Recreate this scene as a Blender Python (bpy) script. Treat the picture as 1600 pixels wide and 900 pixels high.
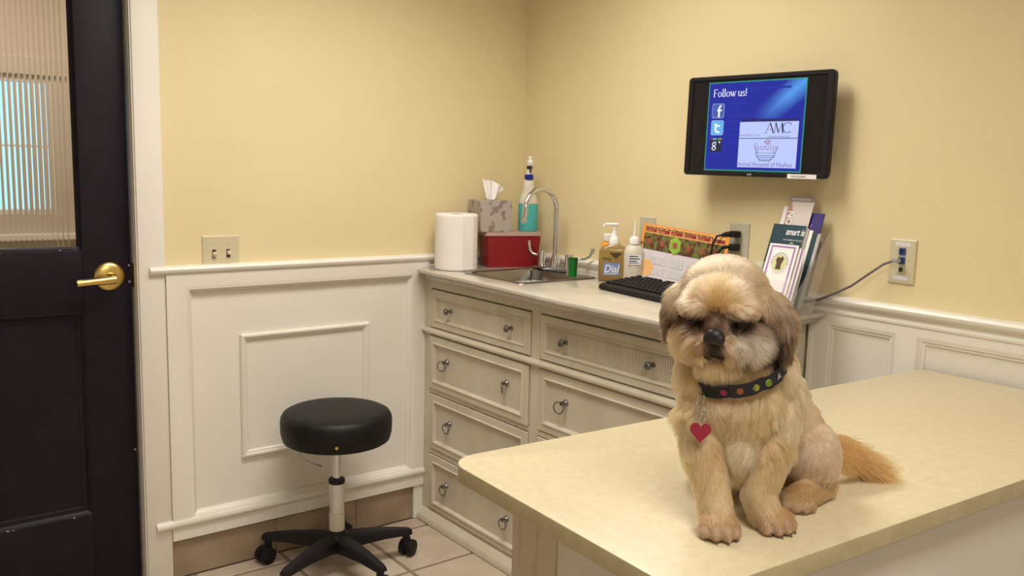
import bpy, bmesh, math, random
import numpy as np
from mathutils import Vector, Matrix, Euler
for o in list(bpy.data.objects): bpy.data.objects.remove(o)
SC = bpy.context.scene; COL = SC.collection; PI = math.pi
random.seed(7); RNG = np.random.default_rng(11)
# ------------------------------------------------------------------ camera, world, lamps, exposure
cam = bpy.data.cameras.new('camera'); cam.sensor_width = 36; cam.lens = 1380.11 / 1600 * 36; cam.clip_start = .05
CAM = bpy.data.objects.new('camera', cam); COL.objects.link(CAM); SC.camera = CAM
yaw, pitch, roll = .657731, .138586, .025877
fw = Vector((math.sin(yaw)*math.cos(pitch), math.cos(yaw)*math.cos(pitch), -math.sin(pitch)))
r0 = Vector((math.cos(yaw), -math.sin(yaw), 0)); u0 = r0.cross(fw)
rt = math.cos(roll)*r0 + math.sin(roll)*u0; upv = -math.sin(roll)*r0 + math.cos(roll)*u0
m = Matrix((rt, upv, -fw)).transposed().to_4x4(); m.translation = (-2.20599, -2.79997, 1.3556); CAM.matrix_world = m
W = bpy.data.worlds.new('world'); SC.world = W; W.use_nodes = True
W.node_tree.nodes['Background'].inputs[0].default_value = (.9, .95, 1, 1); W.node_tree.nodes['Background'].inputs[1].default_value = .05
def area(name, loc, sx, sy, power, color, rot=(0, 0, 0), spread=PI):
    l = bpy.data.lights.new(name, 'AREA'); l.shape = 'RECTANGLE'; l.size = sx; l.size_y = sy; l.energy = power; l.color = color; l.spread = spread
    o = bpy.data.objects.new(name, l); o.location = loc; o.rotation_euler = rot; COL.objects.link(o); return o
area('ceiling_lamp_light', (-1.05, -.98, 2.40), 1.1, .5, 20, (1, .95, .89), spread=math.radians(140))
area('ceiling_lamp_light', (-1.75, -2.95, 2.40), 1.1, .5, 20, (1, .95, .89), spread=math.radians(160))  # second lamp behind the camera, unseen and added as fill
area('hall_fill_light', (-1.7, .8, 2.36), .8, .5, 16, (1, .90, .76))  # unseen lamp, added so the hall beyond the glass isn't black
SC.view_settings.view_transform = 'Standard'; SC.view_settings.look = 'None'; SC.view_settings.gamma = 1; SC.view_settings.exposure = .17
SC.view_settings.use_curve_mapping = False
# ------------------------------------------------------------------ materials
def mat(name, color, rough=.5, metal=0, spec=.5, noise=0, nscale=20, color2=None, bump=0, bscale=120, trans=0, ior=1.45, emit=None, estr=0, alpha=1, coat=0, stretch=None, ramp=(.35, .65), detail=4):
    M = bpy.data.materials.new(name); M.use_nodes = True; nt = M.node_tree; b = nt.nodes['Principled BSDF']
    I = b.inputs
    I['Base Color'].default_value = (*color, 1); I['Roughness'].default_value = rough; I['Metallic'].default_value = metal
    I['Specular IOR Level'].default_value = spec; I['Transmission Weight'].default_value = trans; I['IOR'].default_value = ior
    I['Coat Weight'].default_value = coat; I['Alpha'].default_value = alpha
    if emit: I['Emission Color'].default_value = (*emit, 1); I['Emission Strength'].default_value = estr
    if noise or bump or color2:
        tc = nt.nodes.new('ShaderNodeTexCoord'); mp = nt.nodes.new('ShaderNodeMapping'); nt.links.new(tc.outputs['Object'], mp.inputs[0])
        if stretch: mp.inputs['Scale'].default_value = stretch
    if noise or color2:
        n = nt.nodes.new('ShaderNodeTexNoise'); n.inputs['Scale'].default_value = nscale; n.inputs['Detail'].default_value = detail
        nt.links.new(mp.outputs[0], n.inputs['Vector'])
        r = nt.nodes.new('ShaderNodeValToRGB'); r.color_ramp.elements[0].position = ramp[0]; r.color_ramp.elements[1].position = ramp[1]
        c2 = color2 or tuple(c*(1-noise) for c in color)
        r.color_ramp.elements[0].color = (*c2, 1); r.color_ramp.elements[1].color = (*color, 1)
        nt.links.new(n.outputs['Fac'], r.inputs[0]); nt.links.new(r.outputs[0], I['Base Color'])
    if bump:
        n2 = nt.nodes.new('ShaderNodeTexNoise'); n2.inputs['Scale'].default_value = bscale; nt.links.new(mp.outputs[0], n2.inputs['Vector'])
        bp = nt.nodes.new('ShaderNodeBump'); bp.inputs['Strength'].default_value = bump; bp.inputs['Distance'].default_value = .002
        nt.links.new(n2.outputs['Fac'], bp.inputs['Height']); nt.links.new(bp.outputs[0], I['Normal'])
    return M
M = {}
M['yellow'] = mat('yellow_wall_paint', (.74, .625, .37), .62, noise=.03, nscale=3, bump=.15, bscale=260)
M['offwhite'] = mat('off_white_wall_paint', (.70, .66, .58), .6, noise=.03, nscale=3)
M['ceil'] = mat('ceiling_white', (.8, .78, .72), .9, bump=.3, bscale=200)
M['trim'] = mat('cream_white_paint', (.78, .745, .665), .38, noise=.03, nscale=4, bump=.08, bscale=90)
M['dresser'] = mat('antique_cream_paint', (.64, .58, .455), .45, color2=(.57, .51, .39), nscale=9, bump=.12, bscale=60, stretch=(1, 1, .5))
M['dresser_wear'] = mat('worn_cream_paint', (.58, .52, .38), .5, color2=(.40, .33, .2), nscale=60, stretch=(1, 1, .06), ramp=(.30, .52))
M['ctop'] = mat('polished_cream_top', (.50, .46, .385), .16, color2=(.45, .41, .335), nscale=14, coat=.3, bump=.02)
M['lam'] = mat('mottled_cream_laminate', (.63, .55, .375), .34, color2=(.58, .495, .315), nscale=60, ramp=(.34, .66), detail=6)
M['lam_edge'] = mat('cream_laminate_edge', (.44, .37, .22), .4, color2=(.39, .325, .18), nscale=30)  # darker than the top; part of the edge's shading is in this colour
M['base'] = mat('pale_grey_panel', (.71, .68, .62), .45, noise=.05, nscale=5)
M['black_door'] = mat('black_door_paint', (.0135, .0085, .0155), .45, spec=.22, noise=.2, nscale=14, bump=.06, bscale=60)
M['chip'] = mat('chipped_primer', (.35, .31, .37), .7)
M['brass'] = mat('brushed_brass', (.80, .58, .20), .30, metal=1, noise=.08, nscale=40)
M['chrome'] = mat('chrome', (.68, .71, .74), .12, metal=1, noise=.03)
M['steel'] = mat('brushed_steel', (.30, .285, .27), .28, metal=1, noise=.12, nscale=60)
M['pewter'] = mat('dark_pewter', (.25, .23, .22), .33, metal=1, noise=.3, nscale=90)
M['tile'] = [mat('floor_tile_%s' % k, c, .42, color2=c2, nscale=11, bump=.1, bscale=40, ramp=(.25, .6), detail=6) for k, c, c2 in
             (('warm', (.53, .43, .33), (.44, .345, .25)), ('rose', (.50, .40, .315), (.42, .325, .24)), ('pale', (.56, .465, .36), (.47, .375, .28)))]
M['walltile'] = mat('brown_skirting_tile', (.35, .265, .18), .42, color2=(.28, .205, .135), nscale=9, bump=.06)
M['grout'] = mat('brown_grout', (.27, .205, .14), .9, noise=.2, nscale=80)
M['vinyl'] = mat('black_vinyl', (.006, .0055, .006), .5, spec=.3, bump=.12, bscale=260)
M['blkplastic'] = mat('black_plastic', (.010, .0085, .010), .5, spec=.3, bump=.1, bscale=300)
M['screenblack'] = mat('screen_black', (.012, .010, .012), .25, noise=.05)
M['ivory'] = mat('ivory_plastic', (.60, .53, .35), .4, noise=.02)
M['ivory_grey'] = mat('grey_ivory_plastic', (.50, .47, .345), .45, noise=.02)
M['white'] = mat('white_plastic', (.80, .77, .73), .4, noise=.02)
M['paper'] = mat('white_paper', (.80, .76, .73), .85, bump=.15, bscale=140, noise=.03)
M['tissuepaper'] = mat('soft_tissue', (.86, .82, .80), .9, bump=.2, bscale=60)
M['redbin'] = mat('red_plastic', (.24, .008, .012), .35, noise=.1, nscale=8)
M['lid'] = mat('frosted_clear_lid', (.60, .42, .36), .3, alpha=.75, noise=.04)
M['teal'] = mat('turquoise_liquid', (.08, .45, .44), .25, noise=.06, nscale=20)
M['frost'] = mat('frosted_bottle', (.62, .58, .47), .45, noise=.04)
M['blue'] = mat('blue_cap', (.01, .02, .30), .4, noise=.05)
M['green'] = mat('green_plastic', (.004, .15, .014), .4, noise=.05)
M['amber'] = mat('amber_soap', (.28, .175, .045), .22, noise=.08, nscale=20, coat=.3)
M['amberdark'] = mat('dark_amber_print', (.07, .04, .015), .4)
M['labelblue'] = mat('label_blue', (.16, .22, .42), .4)
M['labelwhite'] = mat('label_white', (.70, .70, .72), .5)
M['orange'] = mat('orange_print', (.85, .33, .05), .55, noise=.03)
M['orangelite'] = mat('light_orange_print', (.84, .50, .20), .55)
M['maroon'] = mat('maroon_print', (.30, .03, .03), .6)
M['ink'] = mat('dark_ink', (.03, .025, .03), .6)
M['inkred'] = mat('brown_ink', (.20, .08, .02), .6)
M['greenprint'] = mat('green_photo_print', (.16, .19, .05), .55, color2=(.10, .03, .02), nscale=70, ramp=(.42, .58))
M['lime'] = mat('lime_print', (.30, .50, .06), .55)
M['tickred'] = mat('reddish_print', (.33, .10, .05), .55)
M['greytext'] = mat('grey_text_block', (.55, .54, .56), .7, color2=(.68, .66, .68), nscale=160)
M['lilacpaper'] = mat('white_lilac_paper', (.70, .64, .68), .7, noise=.04, nscale=30)
M['purple'] = mat('purple_print', (.34, .16, .42), .6)
M['navyteal'] = mat('dark_teal_print', (.012, .045, .065), .45, noise=.1)
M['taupe'] = mat('taupe_print', (.30, .235, .20), .5)
M['palepink'] = mat('pale_mauve_print', (.60, .52, .48), .5, noise=.03)
M['browngrad'] = mat('brown_print', (.36, .22, .13), .5)
M['indigo'] = mat('indigo_print', (.035, .02, .16), .5, noise=.1)
M['olive'] = mat('pale_olive_print', (.56, .58, .28), .6)
M['brownprint'] = mat('seal_brown_print', (.09, .045, .02), .6)
M['pagegrey'] = mat('page_edges', (.42, .42, .39), .6, noise=.1, nscale=30)
M['acrylic'] = mat('clear_acrylic', (.93, .88, .86), .04, alpha=.11, spec=.6)
M['greycable'] = mat('grey_cable', (.16, .13, .14), .5, noise=.05)
M['jackblue'] = mat('blue_jack', (.02, .07, .32), .4)
M['jackdark'] = mat('dark_socket', (.03, .025, .02), .5)
M['seam'] = mat('dark_seam', (.05, .035, .025), .7)
def emat(name, c, s=1.0):
    m_ = bpy.data.materials.new(name); m_.use_nodes = True; nt = m_.node_tree; b = nt.nodes['Principled BSDF']
    b.inputs['Base Color'].default_value = (.01, .01, .01, 1); b.inputs['Roughness'].default_value = .3
    b.inputs['Emission Color'].default_value = (*c, 1); b.inputs['Emission Strength'].default_value = s; return m_
# ------------------------------------------------------------------ mesh helpers
class G:
    def __init__(s): s.bm = bmesh.new()
    def box(s, x0, x1, y0, y1, z0, z1, bev=0, rot=None, seg=2):
        vs = [s.bm.verts.new((x, y, z)) for x in (x0, x1) for y in (y0, y1) for z in (z0, z1)]
        fs = [s.bm.faces.new([vs[i] for i in f]) for f in ((0, 1, 3, 2), (4, 6, 7, 5), (0, 4, 5, 1), (2, 3, 7, 6), (0, 2, 6, 4), (1, 5, 7, 3))]
        geo = vs
        if bev:
            ed = list({e for f in fs for e in f.edges})
            rr = bmesh.ops.bevel(s.bm, geom=ed, offset=bev, segments=seg, affect='EDGES', profile=.5); geo = list({v for f in rr['faces'] for v in f.verts})
            geo = [v for v in s.bm.verts if v in set(geo)]
        if rot is not None: bmesh.ops.transform(s.bm, matrix=rot, verts=geo)
        return s
    def lathe(s, prof, c=(0, 0, 0), n=32, M_=None, a0=0, sx=1, sy=1):
        M_ = M_ or Matrix.Identity(4); c = Vector(c); rings = []
        for r, z in prof:
            if r < 1e-6: rings.append([s.bm.verts.new(M_ @ Vector((0, 0, z)) + c)])
            else: rings.append([s.bm.verts.new(M_ @ Vector((r*sx*math.cos(a0+2*PI*k/n), r*sy*math.sin(a0+2*PI*k/n), z)) + c) for k in range(n)])
        for A, B in zip(rings, rings[1:]):
            for k in range(n):
                k2 = (k+1) % n
                if len(A) == 1 and len(B) == 1: continue
                if len(A) == 1: s.bm.faces.new((A[0], B[k2], B[k]))
                elif len(B) == 1: s.bm.faces.new((A[k], A[k2], B[0]))
                else: s.bm.faces.new((A[k], A[k2], B[k2], B[k]))
        return s
    def tube(s, pts, r, n=10, cap=True, radii=None):
        pts = [Vector(p) for p in pts]; rings = []; up = None
        for i, p in enumerate(pts):
            t = (pts[min(i+1, len(pts)-1)] - pts[max(i-1, 0)]).normalized()
            if up is None: up = t.orthogonal().normalized()
            up = (up - t*up.dot(t)).normalized(); b = t.cross(up); rr = radii[i] if radii else r
            rings.append([s.bm.verts.new(p + rr*(math.cos(2*PI*k/n)*up + math.sin(2*PI*k/n)*b)) for k in range(n)])
        for A, B in zip(rings, rings[1:]):
            for k in range(n): s.bm.faces.new((A[k], A[(k+1) % n], B[(k+1) % n], B[k]))
        if cap: s.bm.faces.new(rings[0][::-1]); s.bm.faces.new(rings[-1])
        return s
    def ring(s, R, r, M_, n=20, k=8):
        pts = [M_ @ Vector((R*math.cos(2*PI*i/n), R*math.sin(2*PI*i/n), 0)) for i in range(n)]
        rings = []; ax = (M_.to_3x3() @ Vector((0, 0, 1))).normalized(); c = M_.translation
        for p in pts:
            d = (p-c).normalized(); rings.append([s.bm.verts.new(p + r*(math.cos(2*PI*j/k)*d + math.sin(2*PI*j/k)*ax)) for j in range(k)])
        for i in range(n):
            A, B = rings[i], rings[(i+1) % n]
            for j in range(k): s.bm.faces.new((A[j], A[(j+1) % k], B[(j+1) % k], B[j]))
        return s
    def prism(s, poly, M_, h):           # polygon in local xy, extruded along local z by h
        a = [s.bm.verts.new(M_ @ Vector((x, y, 0))) for x, y in poly]; b = [s.bm.verts.new(M_ @ Vector((x, y, h))) for x, y in poly]
        n = len(poly); s.bm.faces.new(a[::-1]); s.bm.faces.new(b)
        for i in range(n): s.bm.faces.new((a[i], a[(i+1) % n], b[(i+1) % n], b[i]))
        return s
    def frame(s, O, X, Y, N, x0, y0, x1, y1, prof):   # mitred rectangular moulding; prof = [(inset, height)]
        O, X, Y, N = map(Vector, (O, X, Y, N)); loops = []
        for d, h in prof:
            loops.append([s.bm.verts.new(O + X*x + Y*y + N*h) for x, y in ((x0+d, y0+d), (x1-d, y0+d), (x1-d, y1-d), (x0+d, y1-d))])
        for A, B in zip(loops, loops[1:]):
            for k in range(4): s.bm.faces.new((A[k], A[(k+1) % 4], B[(k+1) % 4], B[k]))
        return loops
    def fill(s, loop): s.bm.faces.new(loop); return s
    def quad(s, *p): s.bm.faces.new([s.bm.verts.new(q) for q in p]); return s
    def build(s, name, m_, parent=None, smooth=None, kind=None):
        bmesh.ops.recalc_face_normals(s.bm, faces=s.bm.faces[:])
        me = bpy.data.meshes.new(name); s.bm.to_mesh(me); s.bm.free(); me.materials.append(m_)
        if smooth:
            me.polygons.foreach_set('use_smooth', [True]*len(me.polygons)); me.set_sharp_from_angle(angle=math.radians(smooth))
        o = bpy.data.objects.new(name, me); COL.objects.link(o)
        if parent: o.parent = parent
        if kind: o['kind'] = kind
        return o
def tag(o, label=None, cat=None, group=None, kind=None):
    if label: o['label'] = label
    if cat: o['category'] = cat
    if group: o['group'] = group
    if kind: o['kind'] = kind
    return o
def empty(name, loc=(0, 0, 0), rz=0, label=None, cat=None, group=None, kind=None, parent=None):
    o = bpy.data.objects.new(name, None); COL.objects.link(o); o.location = loc; o.rotation_euler = (0, 0, rz); o.empty_display_size = .05
    if parent: o.parent = parent
    return tag(o, label, cat, group, kind)
T = Matrix.Translation
def RM(a, ax): return Matrix.Rotation(a, 4, ax)
def basis(o, x, y, z):
    m_ = Matrix((Vector(x).normalized(), Vector(y).normalized(), Vector(z).normalized())).transposed().to_4x4(); m_.translation = o; return m_
DEF_TEXT = []
def text(name, body, size, M_, m_, parent, xs=1, ext=.0003, shear=0, align='LEFT', weight=0):
    c = bpy.data.curves.new(name, 'FONT'); c.body = body; c.size = size; c.extrude = ext; c.shear = shear; c.align_x = align; c.offset = weight; c.resolution_u = 3
    o = bpy.data.objects.new(name, c); COL.objects.link(o)
    bpy.context.view_layer.update()
    me = bpy.data.meshes.new_from_object(o.evaluated_get(bpy.context.evaluated_depsgraph_get()))
    bpy.data.objects.remove(o); me.materials.clear(); me.materials.append(m_)
    me.transform(M_ @ Matrix.Diagonal((xs, 1, 1, 1)))
    o = bpy.data.objects.new(name, me); COL.objects.link(o); o.parent = parent; return o
def strokes(g, segs, M_, h=.0003):
    for (x0, y0, x1, y1, t) in segs:
        d = Vector((x1-x0, y1-y0)); L = d.length or 1; nx, ny = -d.y/L*t/2, d.x/L*t/2
        g.prism([(x0+nx, y0+ny), (x0-nx, y0-ny), (x1-nx, y1-ny), (x1+nx, y1+ny)], M_, h)
def arcseg(cx, cy, rx, ry, a0, a1, tmax, tmin=None, n=14):
    out = []; tmin = tmin or tmax
    for i in range(n):
        A = a0+(a1-a0)*i/n; B = a0+(a1-a0)*(i+1)/n; mid = (A+B)/2
        out.append((cx+rx*math.cos(A), cy+ry*math.sin(A), cx+rx*math.cos(B), cy+ry*math.sin(B), tmin+(tmax-tmin)*abs(math.cos(mid))**1.5))
    return out
# ------------------------------------------------------------------ room shell
g = G(); g.box(-3.2, .1, -3.7, .1, -.06, -.0030); FLOOR = g.build('floor', M['grout'], kind='structure')
for i in range(-9, 3):
    for j in range(-12, 2):
        x0, y0 = -.742 + .2975*i, -.39 + .2975*j
        x1, y1 = x0+.2895, y0+.2895; x0 += .004; y0 += .004
        x0 = max(x0, -3.05); x1 = min(x1, -.005); y0 = max(y0, -3.6); y1 = min(y1, -.012)
        if x1-x0 < .02 or y1-y0 < .02: continue
        gg = G(); dz = random.uniform(-.0008, .0008); gg.box(x0, x1, y0, y1, -.0075, .0+dz*.5-.0006, .0035, seg=1)
        gg.build('tile', random.choice(M['tile']), FLOOR)
g = G(); g.box(-3.2, .1, -3.7, .1, 2.44, 2.5); g.build('ceiling', M['ceil'], kind='structure')
g = G(); g.box(-1.487, .1, 0, .1, 0, 2.44); g.box(-2.42, -1.487, 0, .1, 2.045, 2.44); g.box(-3.2, -2.42, 0, .1, 0, 2.44)
WL = g.build('wall_left', M['yellow'], kind='structure')
g = G(); g.box(0, .1, -3.7, 0, 0, 2.44); WR = g.build('wall_right', M['yellow'], kind='structure')
g = G(); g.box(-3.2, .1, -3.8, -3.7, 0, 2.44); g.build('wall_back', M['offwhite'], kind='structure')
g = G(); g.box(-3.3, -3.2, -3.7, .1, 0, 2.44); g.build('wall_far', M['offwhite'], kind='structure')
# chair rail profile (proud, z)
RAIL = [(0, 1.0185), (.018, 1.0185), (.029, 1.016), (.034, 1.009), (.033, 1.000), (.027, .994), (.020, .991), (.017, .984), (.019, .979), (.022, .976), (.021, .970), (.014, .966), (.011, .958), (0, .955)]
def rail(name, kindax, a, b, par, prof=RAIL, m_=M['trim']):
    g = G()
    if kindax == 'x': A = [g.bm.verts.new((a, -p, z)) for p, z in prof]; B = [g.bm.verts.new((b, -p, z)) for p, z in prof]
    else: A = [g.bm.verts.new((-p, a, z)) for p, z in prof]; B = [g.bm.verts.new((-p, b, z)) for p, z in prof]
    n = len(prof)
    for i in range(n): g.bm.faces.new((A[i], A[(i+1) % n], B[(i+1) % n], B[i]))
    g.bm.faces.new(A[::-1]); g.bm.faces.new(B)
    return g.build(name, m_, par, smooth=40)
# left wainscot
TL = empty('trim_1', kind='structure'); TL['label'] = 'white panelled wainscot below the yellow wall by the stool'
OG = [(0, .026), (.003, .0245), (.010, .0235), (.012, .018), (.019, .011), (.022, .009), (.023, .003)]
g = G(); O = (0, 0, 0); X = (1, 0, 0); Y = (0, 0, 1); N = (0, -1, 0)
lp = g.frame(O, X, Y, N, -1.345, .192, -.515, .953, [(-.060, .0), (-.060, .026)] + OG); g.fill(lp[-1][::-1])
g.build('wainscot_panel', M['trim'], TL, smooth=30)
PM = [(0, 0), (0, .008), (.004, .013), (.010, .013), (.013, .009), (.018, .008), (.022, .003), (.022, .0)]
g = G(); g.frame((0, -.003, 0), X, Y, N, -1.170, .363, -.697, .782, PM); g.build('picture_moulding', M['trim'], TL, smooth=35)
rail('chair_rail', 'x', -1.405, -.03, TL)
rail('rail_return', 'x', -1.452, -1.4045, TL, [(.0203, 1.0185), (.029, 1.016), (.034, 1.009), (.033, 1.000), (.027, .994), (.0203, .991)])
CAP = [(0, .206), (.018, .206), (.022, .200), (.030, .198), (.035, .190), (.034, .180), (.028, .174), (0, .174)]
rail('base_cap', 'x', -1.400, -.452, TL, CAP)
rail('cap_return', 'x', -1.455, -1.3995, TL, [(.0203, .202), (.030, .198), (.035, .190), (.034, .180), (.028, .174), (.0203, .174)])
g = G(); g.box(-.508, -.452, -.020, 0, 0, .174, .002); g.build('corner_post', M['trim'], TL)
BB = empty('baseboard_left', kind='structure')
g = G(); g.box(-1.404, -.508, -.0105, 0, 0, .173); g.build('grout_backing', M['grout'], BB)
for a, b in ((-1.404, -1.058), (-1.054, -.752), (-.748, -.512)):
    g = G(); g.box(a, b, -.013, -.004, .002, .172, .002, seg=1); g.build('tile', M['walltile'], BB)
# right wainscot
TR = empty('trim_2', kind='structure'); TR['label'] = 'white panelled wainscot behind the examination table'
rail('chair_rail', 'y', -3.7, -.0, TR)
Xr = (0, -1, 0); Nr = (-1, 0, 0)
OGR = [(0, .018), (.004, .0165), (.008, .014), (.012, .0135), (.016, .010), (.020, .0095), (.024, .005), (.028, .004)]
for a, b in ((1.404, 1.615), (1.669, 2.45), (2.51, 3.3)):
    g = G(); lp = g.frame((0, 0, 0), Xr, (0, 0, 1), Nr, a, .25, b, .947, [(-.027, 0), (-.027, .018)] + OGR); g.fill(lp[-1])
    g.build('wainscot_panel', M['trim'], TR, smooth=30)
g = G(); g.box(-.0182, 0, -1.378, -1.352, .25, .956, .006); g.build('end_stile', M['trim'], TR, smooth=40)
g = G(); g.box(-.0175, 0, -3.4, -1.36, .947+.0265, .974, .0); g.build('top_rail', M['trim'], TR)
g = G(); g.box(-.0178, 0, -3.4, -1.36, 0, .224, .002); g.build('base_rail', M['trim'], TR)
# ------------------------------------------------------------------ door and its casing
CS = empty('trim_3', kind='structure'); CS['label'] = 'white door casing beside the black door'
g = G(); g.box(-1.483, -1.405, -.020, 0, 0, 2.12, .004); g.box(-1.4865, -1.4825, -.014, 0, 0, 2.05)
g.build('casing_side', M['trim'], CS, smooth=40)
g = G(); g.box(-2.49, -1.405, -.020, 0, 2.045, 2.12, .004); g.build('casing_head', M['trim'], CS, smooth=40)
g = G(); g.box(-1.4882, -1.4825, 0, .12, 0, 2.045); g.box(-1.4935, -1.488, .09, .12, 0, 2.04); g.build('jamb', M['trim'], CS)
g = G(); g.box(-2.49, -2.415, -.020, 0, 0, 2.12, .004); g.box(-2.42, -2.412, 0, .12, 0, 2.045); g.build('casing_side', M['trim'], CS, smooth=40)
g = G(); g.box(-1.4895, -1.4881, .006, .036, .955, 1.030, .0004, seg=1); g.build('strike_plate', M['brass'], CS)
DR = empty('door_1', (-2.41, .024, 0), kind='structure'); DR['label'] = 'black door with reeded glass and brass lever'
def dbox(name, x0, x1, z0, z1, m_=M['black_door'], y0=0, y1=.045, bev=.0015):
    g = G(); g.box(x0+2.41, x1+2.41, y0, y1, z0, z1, bev); return g.build(name, m_, DR, smooth=40)
dbox('latch_stile', -1.628, -1.4935, .012, 2.035); dbox('hinge_stile', -2.408, -2.275, .012, 2.035)
dbox('top_rail', -2.275, -1.628, 1.905, 2.035); dbox('lock_rail', -2.275, -1.628, .888, 1.072); dbox('bottom_rail', -2.275, -1.628, .012, .259)
g = G(); lp = g.frame((0, 0, 0), (1, 0, 0), (0, 0, 1), (0, -1, 0), .135, .259, .782, .888, [(0, -.001), (.006, -.004), (.012, -.012), (.020, -.014), (.026, -.018)]); g.fill(lp[-1])
g.build('lower_panel', M['black_door'], DR, smooth=30)
g = G(); g.frame((0, 0, 0), (1, 0, 0), (0, 0, 1), (0, -1, 0), .135, 1.072, .782, 1.905, [(0, -.0), (.004, -.006), (.010, -.009), (.012, -.016), (.012, -.02)]); g.build('glazing_bead', M['black_door'], DR, smooth=30)
g = G()
for k in range(20):
    x = random.uniform(.3, .775); zc = random.choice((1.0735, .2575)) + random.uniform(-.002, .002); s_ = random.uniform(.001, .003)
    g.box(x, x+s_*2, -.0012, .002, zc-s_*.5, zc+s_*.5)
for z in (1.02, .44, .97): g.box(.908, .913, -.0012, .002, z, z+.006)
g.build('paint_chips', M['chip'], DR, kind='stuff')
# reeded glass: flat in front, vertical half-round reeds behind
gm = bpy.data.materials.new('reeded_glass'); gm.use_nodes = True; b = gm.node_tree.nodes['Principled BSDF']
b.inputs['Transmission Weight'].default_value = 1; b.inputs['Roughness'].default_value = .03; b.inputs['IOR'].default_value = 1.5; b.inputs['Base Color'].default_value = (.95, .95, .93, 1)
g = G(); P_ = .0137; A = []; B = []; xs = []
x = .149; Rr = .0235
nre = int((.770-.149)/P_); seq = []
for k in range(nre):
    for i in range(8):
        dx = (i/8-.5)*P_; seq.append((.147+k*P_+(i/8)*P_, .024+math.sqrt(Rr*Rr-dx*dx)-math.sqrt(Rr*Rr-P_*P_/4)))
seq.append((.147+nre*P_, .024))
top = [g.bm.verts.new((x, y, 1.893)) for x, y in seq]; bot = [g.bm.verts.new((x, y, 1.084)) for x, y in seq]
ft = [g.bm.verts.new((x, .0185, 1.893)) for x, y in (seq[0], seq[-1])]; fb = [g.bm.verts.new((x, .0185, 1.084)) for x, y in (seq[0], seq[-1])]
for i in range(len(seq)-1): g.bm.faces.new((top[i], top[i+1], bot[i+1], bot[i]))
g.bm.faces.new((ft[0], fb[0], fb[1], ft[1])); g.bm.faces.new((ft[0], top[0], bot[0], fb[0])); g.bm.faces.new((ft[1], fb[1], bot[-1], top[-1]))
g.bm.faces.new([ft[0], ft[1]] + top[::-1]); g.bm.faces.new([fb[1], fb[0]] + bot)
g.build('reeded_glass', gm, DR, smooth=8)
# lever set
LV = empty('door_handle', (.854, 0, .992), parent=DR)
g = G(); g.lathe([(0, .012), (.020, .0115), (.034, .0085), (.0425, .004), (.0435, .001), (.0435, 0)], n=40, M_=RM(PI/2, 'X')); g.build('rose', M['brass'], LV, smooth=50)
g = G(); g.lathe([(.014, 0), (.013, .05), (.010, .056), (0, .057)], n=20, M_=RM(PI/2, 'X'))
g.tube([(.006, -.050, -.004), (-.015, -.053, -.005), (-.06, -.055, -.007), (-.100, -.053, -.010)], .01, n=12, radii=[.013, .0125, .0105, .0105])
g.build('lever', M['brass'], LV, smooth=50)
# ------------------------------------------------------------------ hall beyond the glass
HM = mat('hall_beige_paint', (.56, .475, .375), .7, noise=.04, nscale=3)
g = G(); g.box(-3.4, -2.0425, 1.65, 1.75, 0, 2.4); g.box(-.5, -.4, .1, 1.75, 0, 2.4); g.box(-3.5, -3.4, .1, 1.75, 0, 2.4); g.box(-1.43, -.5, 1.65, 1.75, 0, 2.4); g.box(-2.0425, -1.43, 1.65, 1.75, 0, 1.08); g.box(-2.0425, -1.43, 1.65, 1.75, 1.69, 2.4); g.box(-1.5775, -1.43, 1.65, 1.75, 1.08, 1.69)
g.build('wall_hall', HM, kind='structure')
g = G(); g.box(-3.4, -.4, .1, 1.75, 2.4, 2.45); g.build('ceiling_hall', mat('hall_ceiling', (.42, .33, .22), .9, noise=.03), kind='structure')
g = G(); g.box(-3.4, -.4, .1, 1.75, -.06, -.002); g.build('floor_hall', M['tile'][0], kind='structure')
g = G(); g.box(-2.6, -1.2, 1.61, 1.65, .965, .995, .004); g.build('trim_4', M['trim'], kind='structure')
g = G(); g.box(-2.15, -1.47, 1.625, 1.65, 1.69, 1.77, .004); g.build('trim_5', HM, kind='structure')
W1 = empty('window_1', (-1.81, 1.68, 1.383), kind='structure')
g = G(); g.frame((0, 0, 0), (1, 0, 0), (0, 0, 1), (0, -1, 0), -.2325, -.305, .2325, .305, [(0, 0), (0, .03), (.025, .03), (.03, .015), (.03, 0)]); g.build('window_frame', M['trim'], W1)
g = G(); g.box(-.235, .235, .002, .01, -.005, .005); g.build('glazing_bar', M['trim'], W1)
DAY = emat('daylight_pane', (.30, .68, 1.0), 1.5)
for a, b_ in ((-.28, -.005), (.005, .28)):
    g = G(); g.box(-.207, .207, .004, .008, a, b_); g.build('pane', DAY, W1)
# ------------------------------------------------------------------ ceiling lamps
for lx, ly in ((-1.05, -.98), (-1.75, -2.95)):  # the second fixture belongs to the added fill light
    t = empty('ceiling_lamp', (lx, ly, 2.44), label='recessed ceiling lamp over the %s' % ('dresser side of the room' if ly > -2 else 'middle of the room behind the table, unseen and added as fill'), cat='ceiling lamp')
    g = G(); g.frame((0, 0, 0), (1, 0, 0), (0, 1, 0), (0, 0, -1), -.61, -.305, .61, .305, [(0, 0), (0, .02), (.03, .02), (.035, .01)]); g.build('frame', M['white'], t)
    g = G(); g.box(-.58, .58, -.275, .275, -.012, -.006); g.build('diffuser', emat('lamp_diffuser', (1, .93, .8), 2.0), t)
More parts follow.
